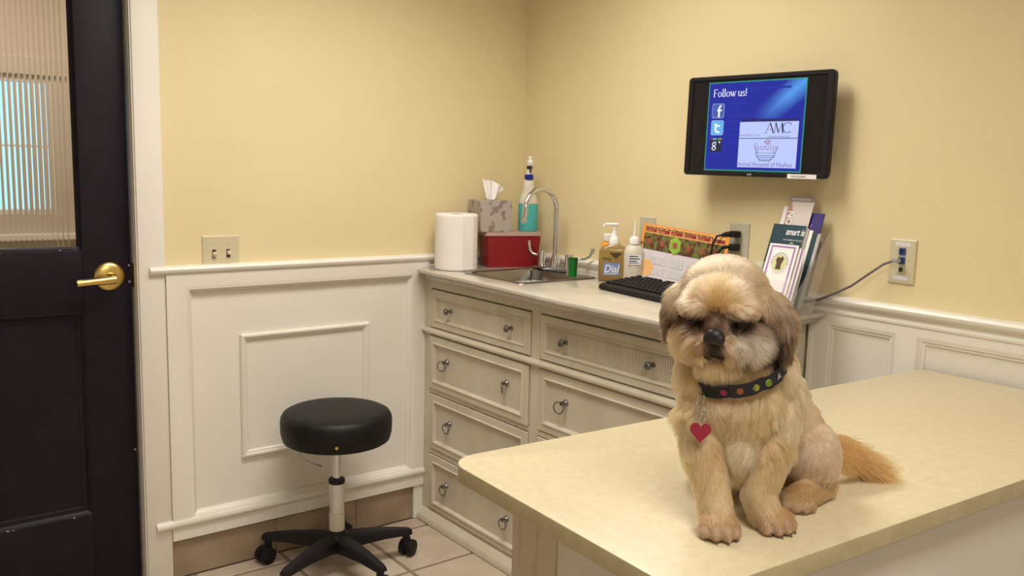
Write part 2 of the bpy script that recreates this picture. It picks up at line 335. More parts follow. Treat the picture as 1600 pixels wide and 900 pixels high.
# ------------------------------------------------------------------ dresser cabinet
DS = empty('dresser', (0, 0, 0), label='antique cream dresser cabinet with seven drawers and a sink top', cat='dresser')
FX = -.470   # front plane of the face frame
Y0, Y1 = -.020, -1.348
g = G()
for a, b in ((Y0, -.066), (-.660, -.703), (-1.297, Y1)): g.box(FX, -.43, b, a, .03, .934, .002)
for z0, z1 in ((.900, .934), (.728, .752), (.506, .522), (.272, .288), (.03, .052)):
    for a, b in ((-.066, -.660), (-.703, -1.297)): g.box(FX+.001, -.43, b, a, z0, z1)
g.build('face_frame', M['dresser'], DS)
g = G(); g.box(-.4695, -.455, Y0-.001, Y0-.021, .03, .93); g.box(-.455, -.022, Y0-.019, Y0, .03, .93); g.box(-.455, -.0195, Y1, Y1+.019, .03, .93); g.box(-.04, -.024, Y1+.02, Y0-.02, .03, .93); g.box(-.43, -.04, Y1+.02, Y0-.02, .03, .05); g.build('carcass', M['dresser'], DS)
g = G(); lp = g.frame((0, Y1, 0), (1, 0, 0), (0, 0, 1), (0, -1, 0), -.462, .06, -.03, .92, [(0, .0005), (.05, .001), (.056, -.006)]); g.build('end_panel', M['dresser'], DS)
# half-round waist rail and plinth moulding
pts = [(FX - .004 - .012*math.sin(PI*i/8), .739 - .011*math.cos(PI*i/8)) for i in range(9)]
g = G(); A = [g.bm.verts.new((x, Y0+.004, z)) for x, z in [(FX, .728)] + pts + [(FX, .75)]]; B = [g.bm.verts.new((x, Y1-.012, z)) for x, z in [(FX, .728)] + pts + [(FX, .75)]]
n = len(A)
for i in range(n): g.bm.faces.new((A[i], A[(i+1) % n], B[(i+1) % n], B[i]))
g.bm.faces.new(A); g.bm.faces.new(B[::-1]); g.build('waist_moulding', M['dresser'], DS, smooth=40)
PL = [(FX, .046), (FX-.004, .044), (FX-.008, .036), (FX-.018, .028), (FX-.024, .018), (FX-.025, .002), (FX, .002)]
g = G(); A = [g.bm.verts.new((x, Y0+.006, z)) for x, z in PL]; B = [g.bm.verts.new((x, Y1-.01, z)) for x, z in PL]; n = len(PL)
for i in range(n): g.bm.faces.new((A[i], A[(i+1) % n], B[(i+1) % n], B[i]))
g.bm.faces.new(A); g.bm.faces.new(B[::-1]); g.build('plinth', M['dresser'], DS, smooth=40)
# counter top, gently bowed ogee front edge, with the sink opening left free
FRONT = [(-.0, -.528), (-.1, -.535), (-.38, -.532), (-.62, -.543), (-.9, -.560), (-1.15, -.556), (-1.34, -.552)]
def fx_at(y):
    for (ya, xa), (yb, xb) in zip(FRONT, FRONT[1:]):
        if yb <= y <= ya: return xa+(xb-xa)*(ya-y)/(ya-yb)
    return FRONT[-1][1]
SX0, SX1, SY0, SY1 = -.440, -.115, -.560, -.245
ZC = .972
loopxy = []
for i in range(13):                       # far-left rounded corner, front edge, right rounded corner
    a = PI/2*i/12; loopxy.append((-.480 - .050*math.sin(a), -.078 + .050*math.cos(a)))
for k in range(1, 30): y = -.12 - (1.36-.12)*k/29; loopxy.append((fx_at(y), y))
for i in range(1, 13):
    a = PI/2*i/12; loopxy.append((-.552+.05*(1-math.cos(a)), -1.362-.05*math.sin(a)))
loopxy.append((-.012, -1.412)); loopxy.append((-.012, -.028))
EDGE = [(.0075, ZC), (.002, ZC-.002), (0, ZC-.008), (.001, ZC-.013), (.010, ZC-.016), (.022, ZC-.020), (.030, ZC-.028), (.034, ZC-.036), (.042, ZC-.038), (.05, ZC-.040)]
def inset(loop, d):
    n = len(loop); out = []
    for i in range(n):
        p = Vector(loop[i]); a = Vector(loop[i-1]); b = Vector(loop[(i+1) % n])
        t1 = (p-a).normalized(); t2 = (b-p).normalized(); n1 = Vector((-t1.y, t1.x)); n2 = Vector((-t2.y, t2.x)); nn = (n1+n2).normalized()
        dd = d/max(.5, nn.dot(n1)); q = p+nn*dd
        if abs(p.x+.012) < 1e-6: q.x = -.012
        out.append((q.x, q.y))
    return out
g = G(); rings = [[g.bm.verts.new((x, y, z)) for x, y in inset(loopxy, d)] for d, z in EDGE]
for A, B in zip(rings, rings[1:]):
    n = len(A)
    for k in range(n): g.bm.faces.new((A[k], A[(k+1) % n], B[(k+1) % n], B[k]))
g.bm.faces.new(rings[-1][::-1])
hole = [g.bm.verts.new((x, y, ZC)) for x, y in ((SX0, SY0), (SX1, SY0), (SX1, SY1), (SX0, SY1))]
ed = [g.bm.edges.get((rings[0][k], rings[0][(k+1) % len(rings[0])])) for k in range(len(rings[0]))]
he = [g.bm.edges.new((hole[k], hole[(k+1) % 4])) for k in range(4)]
bmesh.ops.triangle_fill(g.bm, edges=ed+he, use_beauty=True)
CT = g.build('dresser_top', M['ctop'], DS, smooth=40)
# drawers
def drawer(ya, yb, z0, z1, pulls, reeded=False, open_=0):
    d = empty('drawer', (FX, 0, 0), parent=DS)
    if reeded: d['label'] = 'drawer with a reeded front and two round knobs'
    g = G(); prof = [(0, -.03), (0, .000+open_), (.002, .003+open_), (.024, .0035+open_), (.027, .0075+open_), (.031, .0055+open_), (.035, -.006+open_)]
    lp = g.frame((0, 0, 0), (0, -1, 0), (0, 0, 1), (-1, 0, 0), -ya+.0035, z0+.003, -yb-.0035, z1-.004, prof)
    if not reeded: g.fill(lp[-1])
    f = g.build('drawer_front', M['dresser'], d, smooth=30)
    if reeded:
        g = G(); w0, w1 = -ya+.038, -yb-.038; nf = int((w1-w0)/.0086); xs_ = []
        for k in range(nf):
            for i in range(6): xs_.append((w0+(w1-w0)*(k+i/6)/nf, (-.0072, -.0072, -.0042, -.0030, -.0030, -.0042)[i]))
        xs_.append((w1, -.0072))
        A = [g.bm.verts.new((-h, -y, z0+.038)) for y, h in xs_]; B = [g.bm.verts.new((-h, -y, z1-.038)) for y, h in xs_]
        for i in range(len(A)-1): g.bm.faces.new((A[i], A[i+1], B[i+1], B[i]))
        g.build('reeded_panel', M['dresser'], d)
    for y, z, kd in pulls:
        base = -open_ + .006
        if kd == 'k':
            g = G(); g.lathe([(.008, 0), (.0075, .003), (.005, .006), (.0045, .014), (.008, .017), (.0115, .021), (.012, .025), (.009, .029), (0, .031)], c=(base, y, z), n=20, M_=RM(-PI/2, 'Y')); g.build('knob', M['pewter'], d, smooth=50)
        else:
            g = G(); g.lathe([(.0105, 0), (.010, .004), (.006, .007), (.005, .014), (.0075, .017), (.006, .022), (0, .023)], c=(base, y, z), n=18, M_=RM(-PI/2, 'Y'))
            off = {'r': .014, 's': .004, 'h': .002}[kd]; yaw_ = {'r': .25, 's': -.60, 'h': .05}[kd]
            R_ = .018 if kd != 's' else .017
            mm = T(Vector((base-.018, y+off, z-R_*.92))) @ RM(yaw_, 'Z') @ RM(-PI/2+.0, 'Y')
            g.ring(R_, .0022, mm); g.build('ring_pull', M['pewter'], d, smooth=60)
ZS = ((.752, .900), (.522, .728), (.288, .506), (.052, .272))
drawer(-.066, -.660, *ZS[0], [(-.191, .828, 'k'), (-.549, .826, 'k')])
drawer(-.066, -.660, *ZS[1], [(-.180, .640, 'r'), (-.538, .640, 's')], open_=.005)
drawer(-.066, -.660, *ZS[2], [(-.195, .412, 'h'), (-.549, .412, 'h')])
drawer(-.066, -.660, *ZS[3], [(-.180, .172, 'h'), (-.549, .172, 'h')])
drawer(-.703, -1.297, *ZS[0], [(-.822, .826, 'k'), (-1.182, .828, 'k')], reeded=True)
drawer(-.703, -1.297, *ZS[1], [(-.830, .640, 'r'), (-1.182, .640, 'r')])
drawer(-.703, -1.297, *ZS[2], [(-.830, .412, 'h'), (-1.182, .412, 'h')])
drawer(-.703, -1.297, *ZS[3], [(-.830, .172, 'h'), (-1.182, .172, 'h')])
# sink and tap
SK = empty('sink', ((SX0+SX1)/2, (SY0+SY1)/2, ZC), label='small stainless steel sink set into the dresser top', cat='sink')
hx, hy = (SX1-SX0)/2, (SY1-SY0)/2
def rrect(ax, ay, r, n=6):
    out = []
    for cx, cy, a0 in ((ax-r, ay-r, 0), (-ax+r, ay-r, PI/2), (-ax+r, -ay+r, PI), (ax-r, -ay+r, 3*PI/2)):
        for i in range(n+1): a = a0+PI/2*i/n; out.append((cx+r*math.cos(a), cy+r*math.sin(a)))
    return out
g = G(); prs = [(hx+.012, hy+.012, .03, .0005), (hx+.011, hy+.011, .03, .004), (hx-.004, hy-.004, .03, .003), (hx-.012, hy-.012, .035, -.004), (hx-.018, hy-.018, .04, -.12), (hx-.05, hy-.05, .04, -.14), (.02, .02, .0199, -.144)]
rings = [[g.bm.verts.new((x, y, z)) for x, y in rrect(a, b_, r)] for a, b_, r, z in prs]
for A, B in zip(rings, rings[1:]):
    n = len(A)
    for k in range(n): g.bm.faces.new((A[k], A[(k+1) % n], B[(k+1) % n], B[k]))
g.bm.faces.new(rings[-1]); g.build('basin', M['steel'], SK, smooth=50)
g = G(); g.lathe([(.021, -.1435), (.019, -.141), (.006, -.142), (0, -.142)], n=20); g.build('drain', M['chrome'], SK, smooth=40)
TP = empty('tap', (-.090, -.318, ZC), label='chrome gooseneck tap with two wrist-blade handles behind the sink', cat='tap')
g = G(); g.prism(rrect(.032, .105, .025), T((-.008, 0, .0045)), .010); g.build('deck_plate', M['chrome'], TP, smooth=40)
g = G(); g.lathe([(.020, .0145), (.019, .03), (.013, .05), (.011, .062), (0, .062)], n=24)
pts = [(0, 0, .05), (0, 0, .15), (0, 0, .222)]
RA = .082
for i in range(1, 13): a = PI*i/12; pts.append((-RA+RA*math.cos(a), -.02*i/12, .222+RA*math.sin(a)*.95))
pts += [(-2*RA-.003, -.0205, .205), (-2*RA-.006, -.021, .192)]
g.tube(pts, .0095, n=14); g.build('spout', M['chrome'], TP, smooth=60)
g = G(); g.lathe([(.0105, .180), (.0105, .193), (.008, .194), (0, .194)], c=(-2*RA-.006, -.021, 0), n=14); g.build('aerator', M['chrome'], TP, smooth=50)
for s_, name in ((1, 'left'), (-1, 'right')):
    h = empty('handle', (0, .078*s_, .0), parent=TP)
    g = G(); g.lathe([(.018, .0145), (.0175, .02), (.0150, .03), (.0160, .058), (.014, .066), (0, .067)], n=20); g.build('hub', M['chrome'], h, smooth=50)
    g = G()
    if s_ > 0: p = [(0, 0, .052), (-.010, .014, .050), (-.020, .030, .053), (-.026, .040, .066), (-.028, .044, .086), (-.028, .045, .102)]
    else: p = [(0, 0, .052), (.018, -.022, .050), (.034, -.048, .052), (.044, -.062, .062), (.048, -.070, .078), (.049, -.074, .092)]
    g.tube(p, .005, n=10, radii=[.006, .0055, .005, .0055, .007, .006]); g.build('wrist_blade', M['chrome'], h, smooth=60)
g = G(); g.lathe([(.0, .003), (.0150, .003), (.0155, .02), (.0172, .066), (.0180, .067), (.0180, .069), (.0155, .068), (.0130, .02), (0, .008)], n=24, M_=Matrix.Identity(4))
o = g.build('plastic_cup', M['green'], smooth=40); o.location = (-.160, -.496, ZC-.002); tag(o, 'small green plastic cup beside the tap', 'cup')
# ------------------------------------------------------------------ things on the dresser
t = empty('paper_towel_roll', (-.403, -.125, ZC+.0005), label='white paper towel roll standing at the left end of the dresser', cat='paper towel')
g = G(); prof = [(.022, 0), (.0745, 0), (.0775, .003), (.078, .01)] + [(.078+.0003*math.sin(k*2.1), .01+.018*k) for k in range(1, 11)] + [(.078, .196), (.0765, .200), (.0745, .202), (.05, .2005), (.022, .201), (.022, .0)]
g.lathe(prof, n=48); g.build('paper', M['paper'], t, smooth=40)
g = G(); g.lathe([(.0215, .001), (.0215, .2), (.020, .2), (.020, .001), (.0215, .001)], n=24); g.build('core', mat('cardboard', (.35, .25, .15), .9), t, smooth=40)
g = G(); g.box(-.001, .001, -.02, .02, .005, .196, 0); o = g.build('loose_edge', M['paper'], t); o.location = (.0, -.0785, 0); o.rotation_euler = (0, 0, PI/2)
RZ = -.35
t = empty('sharps_box', (-.156, -.124, ZC+.0005), RZ, 'red plastic box with a clear lid behind the sink', 'box')
g = G()
A = rrect(.101, .048, .012); B = rrect(.109, .055, .012)
va = [g.bm.verts.new((x, y, 0)) for x, y in A]; vb = [g.bm.verts.new((x, y, .118)) for x, y in B]; n = len(A)
for k in range(n): g.bm.faces.new((va[k], va[(k+1) % n], vb[(k+1) % n], vb[k]))
g.bm.faces.new(va[::-1]); g.bm.faces.new(vb); g.build('bin', M['redbin'], t, smooth=40)
g = G(); g.prism(rrect(.113, .058, .013), T((0, 0, .1183)), .014); g.build('lid', M['lid'], t, smooth=40)
# tissue box
TBM = mat('grey_floral_print', (.40, .345, .315), .5, color2=(.25, .19, .16), nscale=30, ramp=(.40, .45), detail=2)
t = empty('tissue_box', (-.228, -.092, ZC+.1333), -.22, 'grey patterned tissue box on the red box', 'tissue box')
g = G(); g.box(-.064, .064, -.060, .060, 0, .117, .0015); g.build('carton', TBM, t)
g = G(); g.lathe([(.028, .1172), (.028, .1178), (0, .1178)], n=28, sy=.65); g.build('opening', M['amberdark'], t)
g = G(); nn = 13; rows = []
for j in range(9):
    tt = j/8; row = []
    for i in range(nn):
        s_ = i/(nn-1)*2-1; wd = .012+.030*tt**.8
        row.append(g.bm.verts.new((s_*wd+.014*tt+(.006*s_ if j == 8 else 0), .010*math.sin(s_*7+tt*2)*(1-.3*tt)+.006*tt, .110+.078*tt-(.024*max(0, s_)*tt)-.006*abs(s_)*tt+.012*max(0, -s_)*tt)))
    rows.append(row)
for a, b_ in zip(rows, rows[1:]):
    for i in range(nn-1): g.bm.faces.new((a[i], a[i+1], b_[i+1], b_[i]))
o = g.build('tissue', M['tissuepaper'], t, smooth=80); md = o.modifiers.new('solid', 'SOLIDIFY'); md.thickness = .0008; md = o.modifiers.new('sub', 'SUBSURF'); md.levels = 1; md.render_levels = 1
# spray bottle
t = empty('spray_bottle', (-.088, -.146, ZC+.1333), -.5, 'spray bottle of turquoise liquid on the red box', 'spray bottle')
g = G(); g.lathe([(0, 0), (.034, 0), (.0372, .004), (.0375, .104), (0, .104)], n=28, sy=.62); g.build('liquid', M['teal'], t, smooth=40)
g = G(); g.lathe([(.0375, .1045), (.0370, .114), (.033, .128), (.026, .142), (.0225, .160), (.0175, .196), (.014, .198), (.014, .206), (0, .206)], n=28, sy=.66); g.build('bottle_shoulder', M['frost'], t, smooth=50)
g = G(); g.lathe([(.0160, .196), (.0168, .197), (.0168, .214), (.012, .216), (0, .216)], n=24); g.build('cap', M['blue'], t, smooth=40)
g = G(); g.lathe([(.011, .215), (.0095, .238), (.010, .250), (0, .252)], n=16)
g.box(-.010, .010, -.030, .020, .248, .270, .005); g.box(-.005, .005, -.034, -.020, .256, .266, .002); g.box(-.006, .006, -.022, .012, .266, .284, .005)
g.build('sprayer_head', M['white'], t, smooth=40)
g = G(); g.tube([(0, -.020, .250), (0, -.030, .238), (0, -.030, .222)], .004, n=8); g.box(-.0105, .0105, -.012, -.002, .236, .246, .001); g.build('trigger', M['ink'], t, smooth=50)
# soap bottles
t = empty('soap_bottle', (-.105, -.640, ZC+.0005), -.75, 'amber hand soap bottle with a white pump', 'soap bottle')
g = G(); lo = [(.046, .024, 0), (.049, .027, .004), (.0495, .027, .06), (.049, .026, .100), (.042, .024, .114), (.026, .019, .122), (.020, .017, .126)]
rings = [[g.bm.verts.new((x, y, z)) for x, y in rrect(a, b_, min(b_*.7, .016))] for a, b_, z in lo]
for A, B in zip(rings, rings[1:]):
    n = len(A)
    for k in range(n): g.bm.faces.new((A[k], A[(k+1) % n], B[(k+1) % n], B[k]))
g.bm.faces.new(rings[0][::-1]); g.bm.faces.new(rings[-1]); g.build('bottle', M['amber'], t, smooth=50)
LF = basis((0, -.0272, 0), (1, 0, 0), (0, 0, 1), (0, -1, 0))
g = G(); g.prism([(-.034, .022), (.020, .022), (.024, .064), (-.032, .064)], LF, .0005); g.build('label', M['labelblue'], t)
g = G(); g.prism([(-.014, .098), (.028, .098), (.008, .078)], LF, .0006); g.build('printed_triangle', M['amberdark'], t)
text('brand_lettering', 'Dial', .036, LF @ T((-.031, .032, .0007)), M['labelwhite'], t, xs=.85, shear=.2, weight=.0006)
text('small_lettering', 'GOLD', .010, LF @ T((-.036, .074, .0004)), M['amberdark'], t)
g = G(); strokes(g, [(-.030, .028, .018, .028, .0016), (-.030, .0245, .010, .0245, .0012)], LF @ T((0, 0, .0006))); g.build('small_print', M['labelwhite'], t)
g = G(); g.lathe([(.017, .126), (.017, .142), (.012, .150), (.008, .154), (.0075, .166), (.0045, .168), (.0045, .190), (0, .190)], n=24)
g.box(-.030, .014, -.007, .007, .188, .197, .003); g.tube([(-.028, 0, .192), (-.034, 0, .190), (-.036, 0, .184)], .004, n=8); g.build('pump', M['white'], t, smooth=45)
t = empty('supplement_jar', (-.060, -.572, ZC+.0005), 0, 'small orange jar with a white lid half hidden behind the amber soap bottle', 'jar')
g = G(); g.lathe([(0, 0), (.028, 0), (.030, .003), (.030, .118), (.026, .124), (.022, .126), (.022, .130), (0, .130)], n=24); g.build('jar_body', M['orange'], t, smooth=40)
g = G(); g.lathe([(0, .129), (.024, .129), (.025, .132), (.025, .152), (.023, .154), (0, .154)], n=24); g.build('jar_lid', M['white'], t, smooth=40)
t = empty('squeeze_bottle', (-.066, -.698, ZC+.0005), -.7, 'clear squeeze bottle with a long thin nozzle', 'bottle')
g = G(); g.lathe([(0, 0), (.033, 0), (.0355, .004), (.0355, .098), (.032, .112), (.022, .124), (.016, .128), (.016, .132), (0, .132)], n=28, sy=.8); g.build('bottle', M['frost'], t, smooth=40)
g = G(); g.lathe([(.0175, .129), (.0175, .148), (.013, .153), (.006, .156), (.0035, .178), (.0018, .214), (0, .215)], n=20); g.build('nozzle', M['white'], t, smooth=45)
LQ = basis((0, -.0292, 0), (1, 0, 0), (0, 0, 1), (0, -1, 0))
g = G(); g.prism([(-.022, .062), (.022, .062), (.022, .096), (-.022, .096)], LQ, .0007); g.build('label', M['labelwhite'], t)
g = G(); strokes(g, [(-.018, .090, .012, .090, .003), (-.018, .082, .018, .082, .003), (-.018, .074, .008, .074, .003), (-.018, .068, .015, .068, .002)], LQ @ T((0, 0, .0008))); g.build('printed_lines', M['ink'], t)
# tick poster leaning on the wall
lean = .10
po = empty('printed_card', (-.052, -.698, ZC+.001), label='orange and white printed card with photos leaning on the wall', cat='printed card')
PW, PH = .365, .182
PB = T((0, 0, .0195)) @ basis((0, 0, 0), (0, -1, 0), (math.sin(lean), 0, math.cos(lean)), (-math.cos(lean), 0, math.sin(lean))) @ RM(-.053, 'Z')
def flat(name, x0, y0, x1, y1, m_, lvl, par=po, F=PB):
    g = G(); g.box(x0, x1, y0, y1, 0, .0004); bmesh.ops.transform(g.bm, matrix=F @ T((0, 0, .0006+.0005*lvl)), verts=g.bm.verts); return g.build(name, m_, par)
g = G(); g.box(0, PW, 0, PH, -.001, .0006); bmesh.ops.transform(g.bm, matrix=PB, verts=g.bm.verts); g.build('card', M['lilacpaper'], po)
flat('orange_border', 0, .11, PW, PH, M['orange'], 0); flat('orange_side', 0, 0, .010, .12, M['orangelite'], 0); flat('heading_band', .012, .154, PW-.014, .178, M['orangelite'], 1)
text('heading', 'Real-Time Hourly Deer Ticks of Pathogens Importance in the United States', .0105, PB @ T((.014, .169, .0018)), M['inkred'], po, xs=.90, weight=.0003)
for k in range(6): flat('heading_tab', .014+.057*k, .157, .066+.057*k, .168, M['maroon'], 2)
for k in range(6): text('tab_lettering', ('American Dog', 'Blacklegged', 'Lone Star', 'Brown Dog', 'Gulf Coast', 'Western')[k], .006, PB @ T((.017+.057*k, .160, .0024)), M['orangelite'], po)
for k in range(6):
    flat('tick_photo', .012+.057*k, .098, .068+.057*k, .152, M['greenprint'], 1)
    a0 = .040+.057*k
    g = G(); mm = PB @ T((a0, .125, .0021))
    if k == 2: g.prism([(.027*math.cos(2*PI*i/6+.5), .030*math.sin(2*PI*i/6+.5)) for i in range(6)], mm, .0003); g.build('tick_leaf', M['lime'], po); g = G(); mm = mm @ T((0, 0, .0004))
    g.prism([(.009*math.cos(2*PI*i/10), .011*math.sin(2*PI*i/10)) for i in range(10)], mm, .0004)
    for i in range(4):
        for s_ in (-1, 1): g.prism([(0, .004-.004*i), (s_*.016, .010-.007*i), (s_*.016, .0085-.007*i), (0, .0025-.004*i)], mm, .0003)
    g.build('tick_picture', M['tickred'], po)
g = G(); cx, cy = .038, .036; poly = []
for i in range(20): rr_ = (.030 if i % 2 else .038); poly.append((cx+rr_*1.05*math.cos(2*PI*i/20), cy+rr_*.85*math.sin(2*PI*i/20)))
poly = [(max(.001, x), max(.001, y)) for x, y in poly]; g.prism(poly, PB @ T((0, 0, .0012)), .0004); g.build('sun_burst', M['orangelite'], po)
for k in range(3):
    for j in range(2): flat('text_block', .062+.075*k, .018+.034*j, .124+.075*k, .044+.034*j, M['greytext'], 1)
for k in range(7):
    a = .5+.32*k; g = G(); strokes(g, [(cx+.040*math.cos(a), cy+.034*math.sin(a), cx+.052*math.cos(a), cy+.046*math.sin(a), .0012)], PB @ T((0, 0, .0012))); g.build('ray_line', M['greytext'], po)
# keyboard
kb = empty('keyboard', (-.293, -.772, ZC+.001), -.13, 'black computer keyboard on the dresser top in front of the card', 'keyboard')
g = G(); KL, KD = .44, .165
sec = [(0, .004), (.004, .0005), (KD-.01, .0005), (KD, .004), (KD, .030), (KD-.004, .033), (.012, .019), (.003, .014)]
A = [g.bm.verts.new((x, 0, z)) for x, z in sec]; B = [g.bm.verts.new((x, -KL, z)) for x, z in sec]; n = len(sec)
for i in range(n): g.bm.faces.new((A[i], A[(i+1) % n], B[(i+1) % n], B[i]))
g.bm.faces.new(A); g.bm.faces.new(B[::-1]); g.build('keyboard_case', M['blkplastic'], kb, smooth=30)
kg = G(); kg.box(-.0075, .0075, -.0078, .0078, 0, .008, .0018, seg=1); kp = kg.build('keycap', M['blkplastic'], kb)
first = True
for r_ in range(6):
    for c_ in range(21):
        if r_ == 0 and c_ in (1, 6, 11, 15): continue
        k_ = kp if first else kp.copy()
        if not first: COL.objects.link(k_); k_.parent = kb
        first = False
        x = KD-.018-r_*.0235; k_.location = (x, -.016-c_*.0203, .0175+.0145*(x-.012)/(KD-.016)); k_.rotation_euler = (0, -.096, 0)
# ------------------------------------------------------------------ wall plates
def plate(name, label, wall, a, z, w, h, m_, cat='wall plate'):
    if wall == 'L': t = empty(name, (a, -.0002, z), 0, label, cat)
    else: t = empty(name, (-.0002, a, z), PI/2 + PI, label, cat)
    g = G(); pr = [(0, 0), (0, .0035), (.003, .0055)]
    lp = g.frame((0, 0, 0), (1, 0, 0), (0, 0, 1), (0, -1, 0), -w/2, -h/2, w/2, h/2, pr); g.fill(lp[-1]); g.build('plate', m_, t)
    return t
t = plate('light_switch', 'ivory double light switch plate on the yellow wall by the door', 'L', -1.226, 1.051, .118, .114, M['ivory'], 'light switch')
for s_ in (-1, 1):
    sw = empty('toggle', (s_*.023, -.0056, 0), parent=t)
    g = G(); g.box(-.006, .006, -.0006, 0, -.013, .013); g.build('slot', M['seam'], sw)
    g = G(); mm = RM(.45 if s_ < 0 else -.35, 'X'); g.box(-.0048, .0048, -.012, .002, -.006, .006, .001, rot=mm); g.build('lever', M['ivory'], sw)
    for zz in (-.03, .03):
        g = G(); g.lathe([(.003, 0), (.0026, .001), (0, .0012)], c=(s_*.023, -.0055, zz), n=10, M_=RM(PI/2, 'X')); g.build('screw', M['ivory_grey'], t)
t = plate('wall_plate', 'greyish ivory wall plate half hidden behind the left end of the orange card', 'R', -.695, 1.135, .070, .114, M['ivory_grey'])
for zz in (-.02, .02):
    g = G(); g.prism(rrect(.0165, .0135, .008), basis((0, -.0055, zz), (1, 0, 0), (0, 0, 1), (0, -1, 0)), .0015); g.build('receptacle', M['ivory_grey'], t)
t = plate('power_outlet', 'greyish ivory power outlet with two black plugs behind the dog', 'R', -1.081, 1.140, .073, .114, M['ivory_grey'], 'outlet')
for zz in (-.02, .02):
    g = G(); g.prism(rrect(.0165, .0135, .008), basis((0, -.0055, zz), (1, 0, 0), (0, 0, 1), (0, -1, 0)), .0015); g.build('receptacle', M['ivory_grey'], t)
def plug(zz, pts, label):
    t = empty('power_plug', (-.008, -1.081, 1.140+zz), label=label, cat='plug')
    g = G(); g.box(-.030, 0, -.012, .014, -.010, .010, .004); g.tube([(-.024, .010, 0), (-.028, .024, -.001), (-.031, .034, -.004)], .007, n=10, radii=[.009, .0075, .005]); g.build('plug_body', M['blkplastic'], t, smooth=45)
    g = G(); g.tube(pts, .0034, n=8); g.build('cord', M['blkplastic'], t, smooth=60)
plug(.023, [(-.031, .034, -.004), (-.042, .048, -.009), (-.050, .056, -.035), (-.056, .057, -.075), (-.062, .052, -.110), (-.068, .045, -.150), (-.078, .03, -.185)], 'upper black power plug with a curving cord')
plug(-.017, [(-.031, .034, -.004), (-.043, .042, -.020), (-.055, .044, -.060), (-.064, .040, -.110), (-.072, .03, -.146)], 'lower black power plug below the other plug')
t = plate('network_plate', 'ivory network plate with two blue jacks on the right wall', 'R', -1.607, 1.132, .070, .116, M['ivory'], 'wall plate')
for zz, m_ in ((.0265, M['jackblue']), (.003, M['jackblue']), (-.021, M['jackdark'])):
    j = empty('jack', (-.0, -.0056, zz), parent=t)
    g = G(); g.frame((0, 0, 0), (1, 0, 0), (0, 0, 1), (0, -1, 0), -.0085, -.009, .0085, .009, [(0, 0), (0, .003), (.003, .003), (.0035, 0)]); g.build('jack_frame', m_ if m_ is M['jackblue'] else M['ivory_grey'], j)
    g = G(); g.box(-.0052, .0052, -.001, 0, -.006, .005); g.build('socket', M['jackdark'], j)
for zz in (.045, -.043):
    g = G(); g.box(-.020, .020, -.0063, -.005, zz-.005, zz+.005); g.build('label_strip', M['labelwhite'], t)
g = G(); strokes(g, [(-.012, .046, -.002, .046, .002), (.002, .046, .012, .046, .002)], basis((0, -.0064, 0), (1, 0, 0), (0, 0, 1), (0, -1, 0)), .0002); g.build('printed_code', M['greytext'], t)
t = empty('network_cable', (-.012, -1.605, 1.135), label='grey network cable drooping from the network plate', cat='cable')
g = G(); g.box(-.022, 0, -.004, .010, -.005, .006, .002); g.build('connector', mat('clear_grey_plug', (.35, .32, .33), .3), t)
g = G(); P3 = [(-.018, .006, -.0), (-.026, .03, -.012), (-.032, .07, -.045), (-.036, .11, -.078), (-.036, .16, -.106), (-.032, .205, -.128), (-.026, .245, -.140), (-.022, .29, -.152), (-.022, .36, -.159), (-.026, .45, -.159), (-.05, .54, -.159)]
g.tube(P3, .0032, n=8); g.build('wire', M['greycable'], t, smooth=60)
# ------------------------------------------------------------------ leaflet holder with leaflets
LEAN = .34
HO = Vector((-.150, -1.252, ZC+.001))
hold = empty('leaflet_holder', HO, label='clear acrylic leaflet holder on the right end of the dresser', cat='leaflet holder')
# frame of a tier: x to the image right (-y), y up the lean, z toward the room
def tier(dx, dz, dy=0): return basis((dx, dy, dz), (0, -1, 0), (math.sin(LEAN), 0, math.cos(LEAN)), (-math.cos(LEAN), 0, math.sin(LEAN)))
TI = [tier(-.035, .010), tier(.005, .019), tier(.045, .045)]
for k, (w0, w1, h) in enumerate(((.0, .155, .13), (.0, .155, .11), (.0, .155, .14))):
    F = TI[k]
    g = G(); g.box(w0, w1, 0, h, -.0035, -.0015); bmesh.ops.transform(g.bm, matrix=F, verts=g.bm.verts); g.build('back_plate', M['acrylic'], hold)
g = G(); g.box(0, .155, 0, .085, .024, .0255); bmesh.ops.transform(g.bm, matrix=TI[0], verts=g.bm.verts); g.build('front_plate', M['acrylic'], hold)
for x in (-.002, .157):
    g = G(); poly = [(-.068, .0), (.060, .0), (.134, .216), (.118, .222)]
    g.prism(poly, basis((0, -x, 0), (1, 0, 0), (0, 0, 1), (0, -1, 0)), .002); g.build('side_plate', M['acrylic'], hold)
g = G(); g.box(-.068, .062, -.157, .0, 0, .003); g.build('base_plate', M['acrylic'], hold)
def leaflet(name, F, x0, y0, w, h, z, m_, label, group=None, th=.0012, side=None):
    t = empty(name, HO + F.translation, 0, label, 'leaflet', group); F2 = F.copy(); F2.translation = (0, 0, 0)
    g = G(); g.box(x0, x0+w, y0, y0+h, z, z+th); bmesh.ops.transform(g.bm, matrix=F2, verts=g.bm.verts); o = g.build('sheet', m_, t)
    if side:
        g = G(); g.box(x0+w, x0+w+.0006, y0, y0+h, z, z+th); bmesh.ops.transform(g.bm, matrix=F2, verts=g.bm.verts); g.build('page_edge', side, t)
    return t, F2 @ T((x0, y0, z+th))
A0 = TI[0]
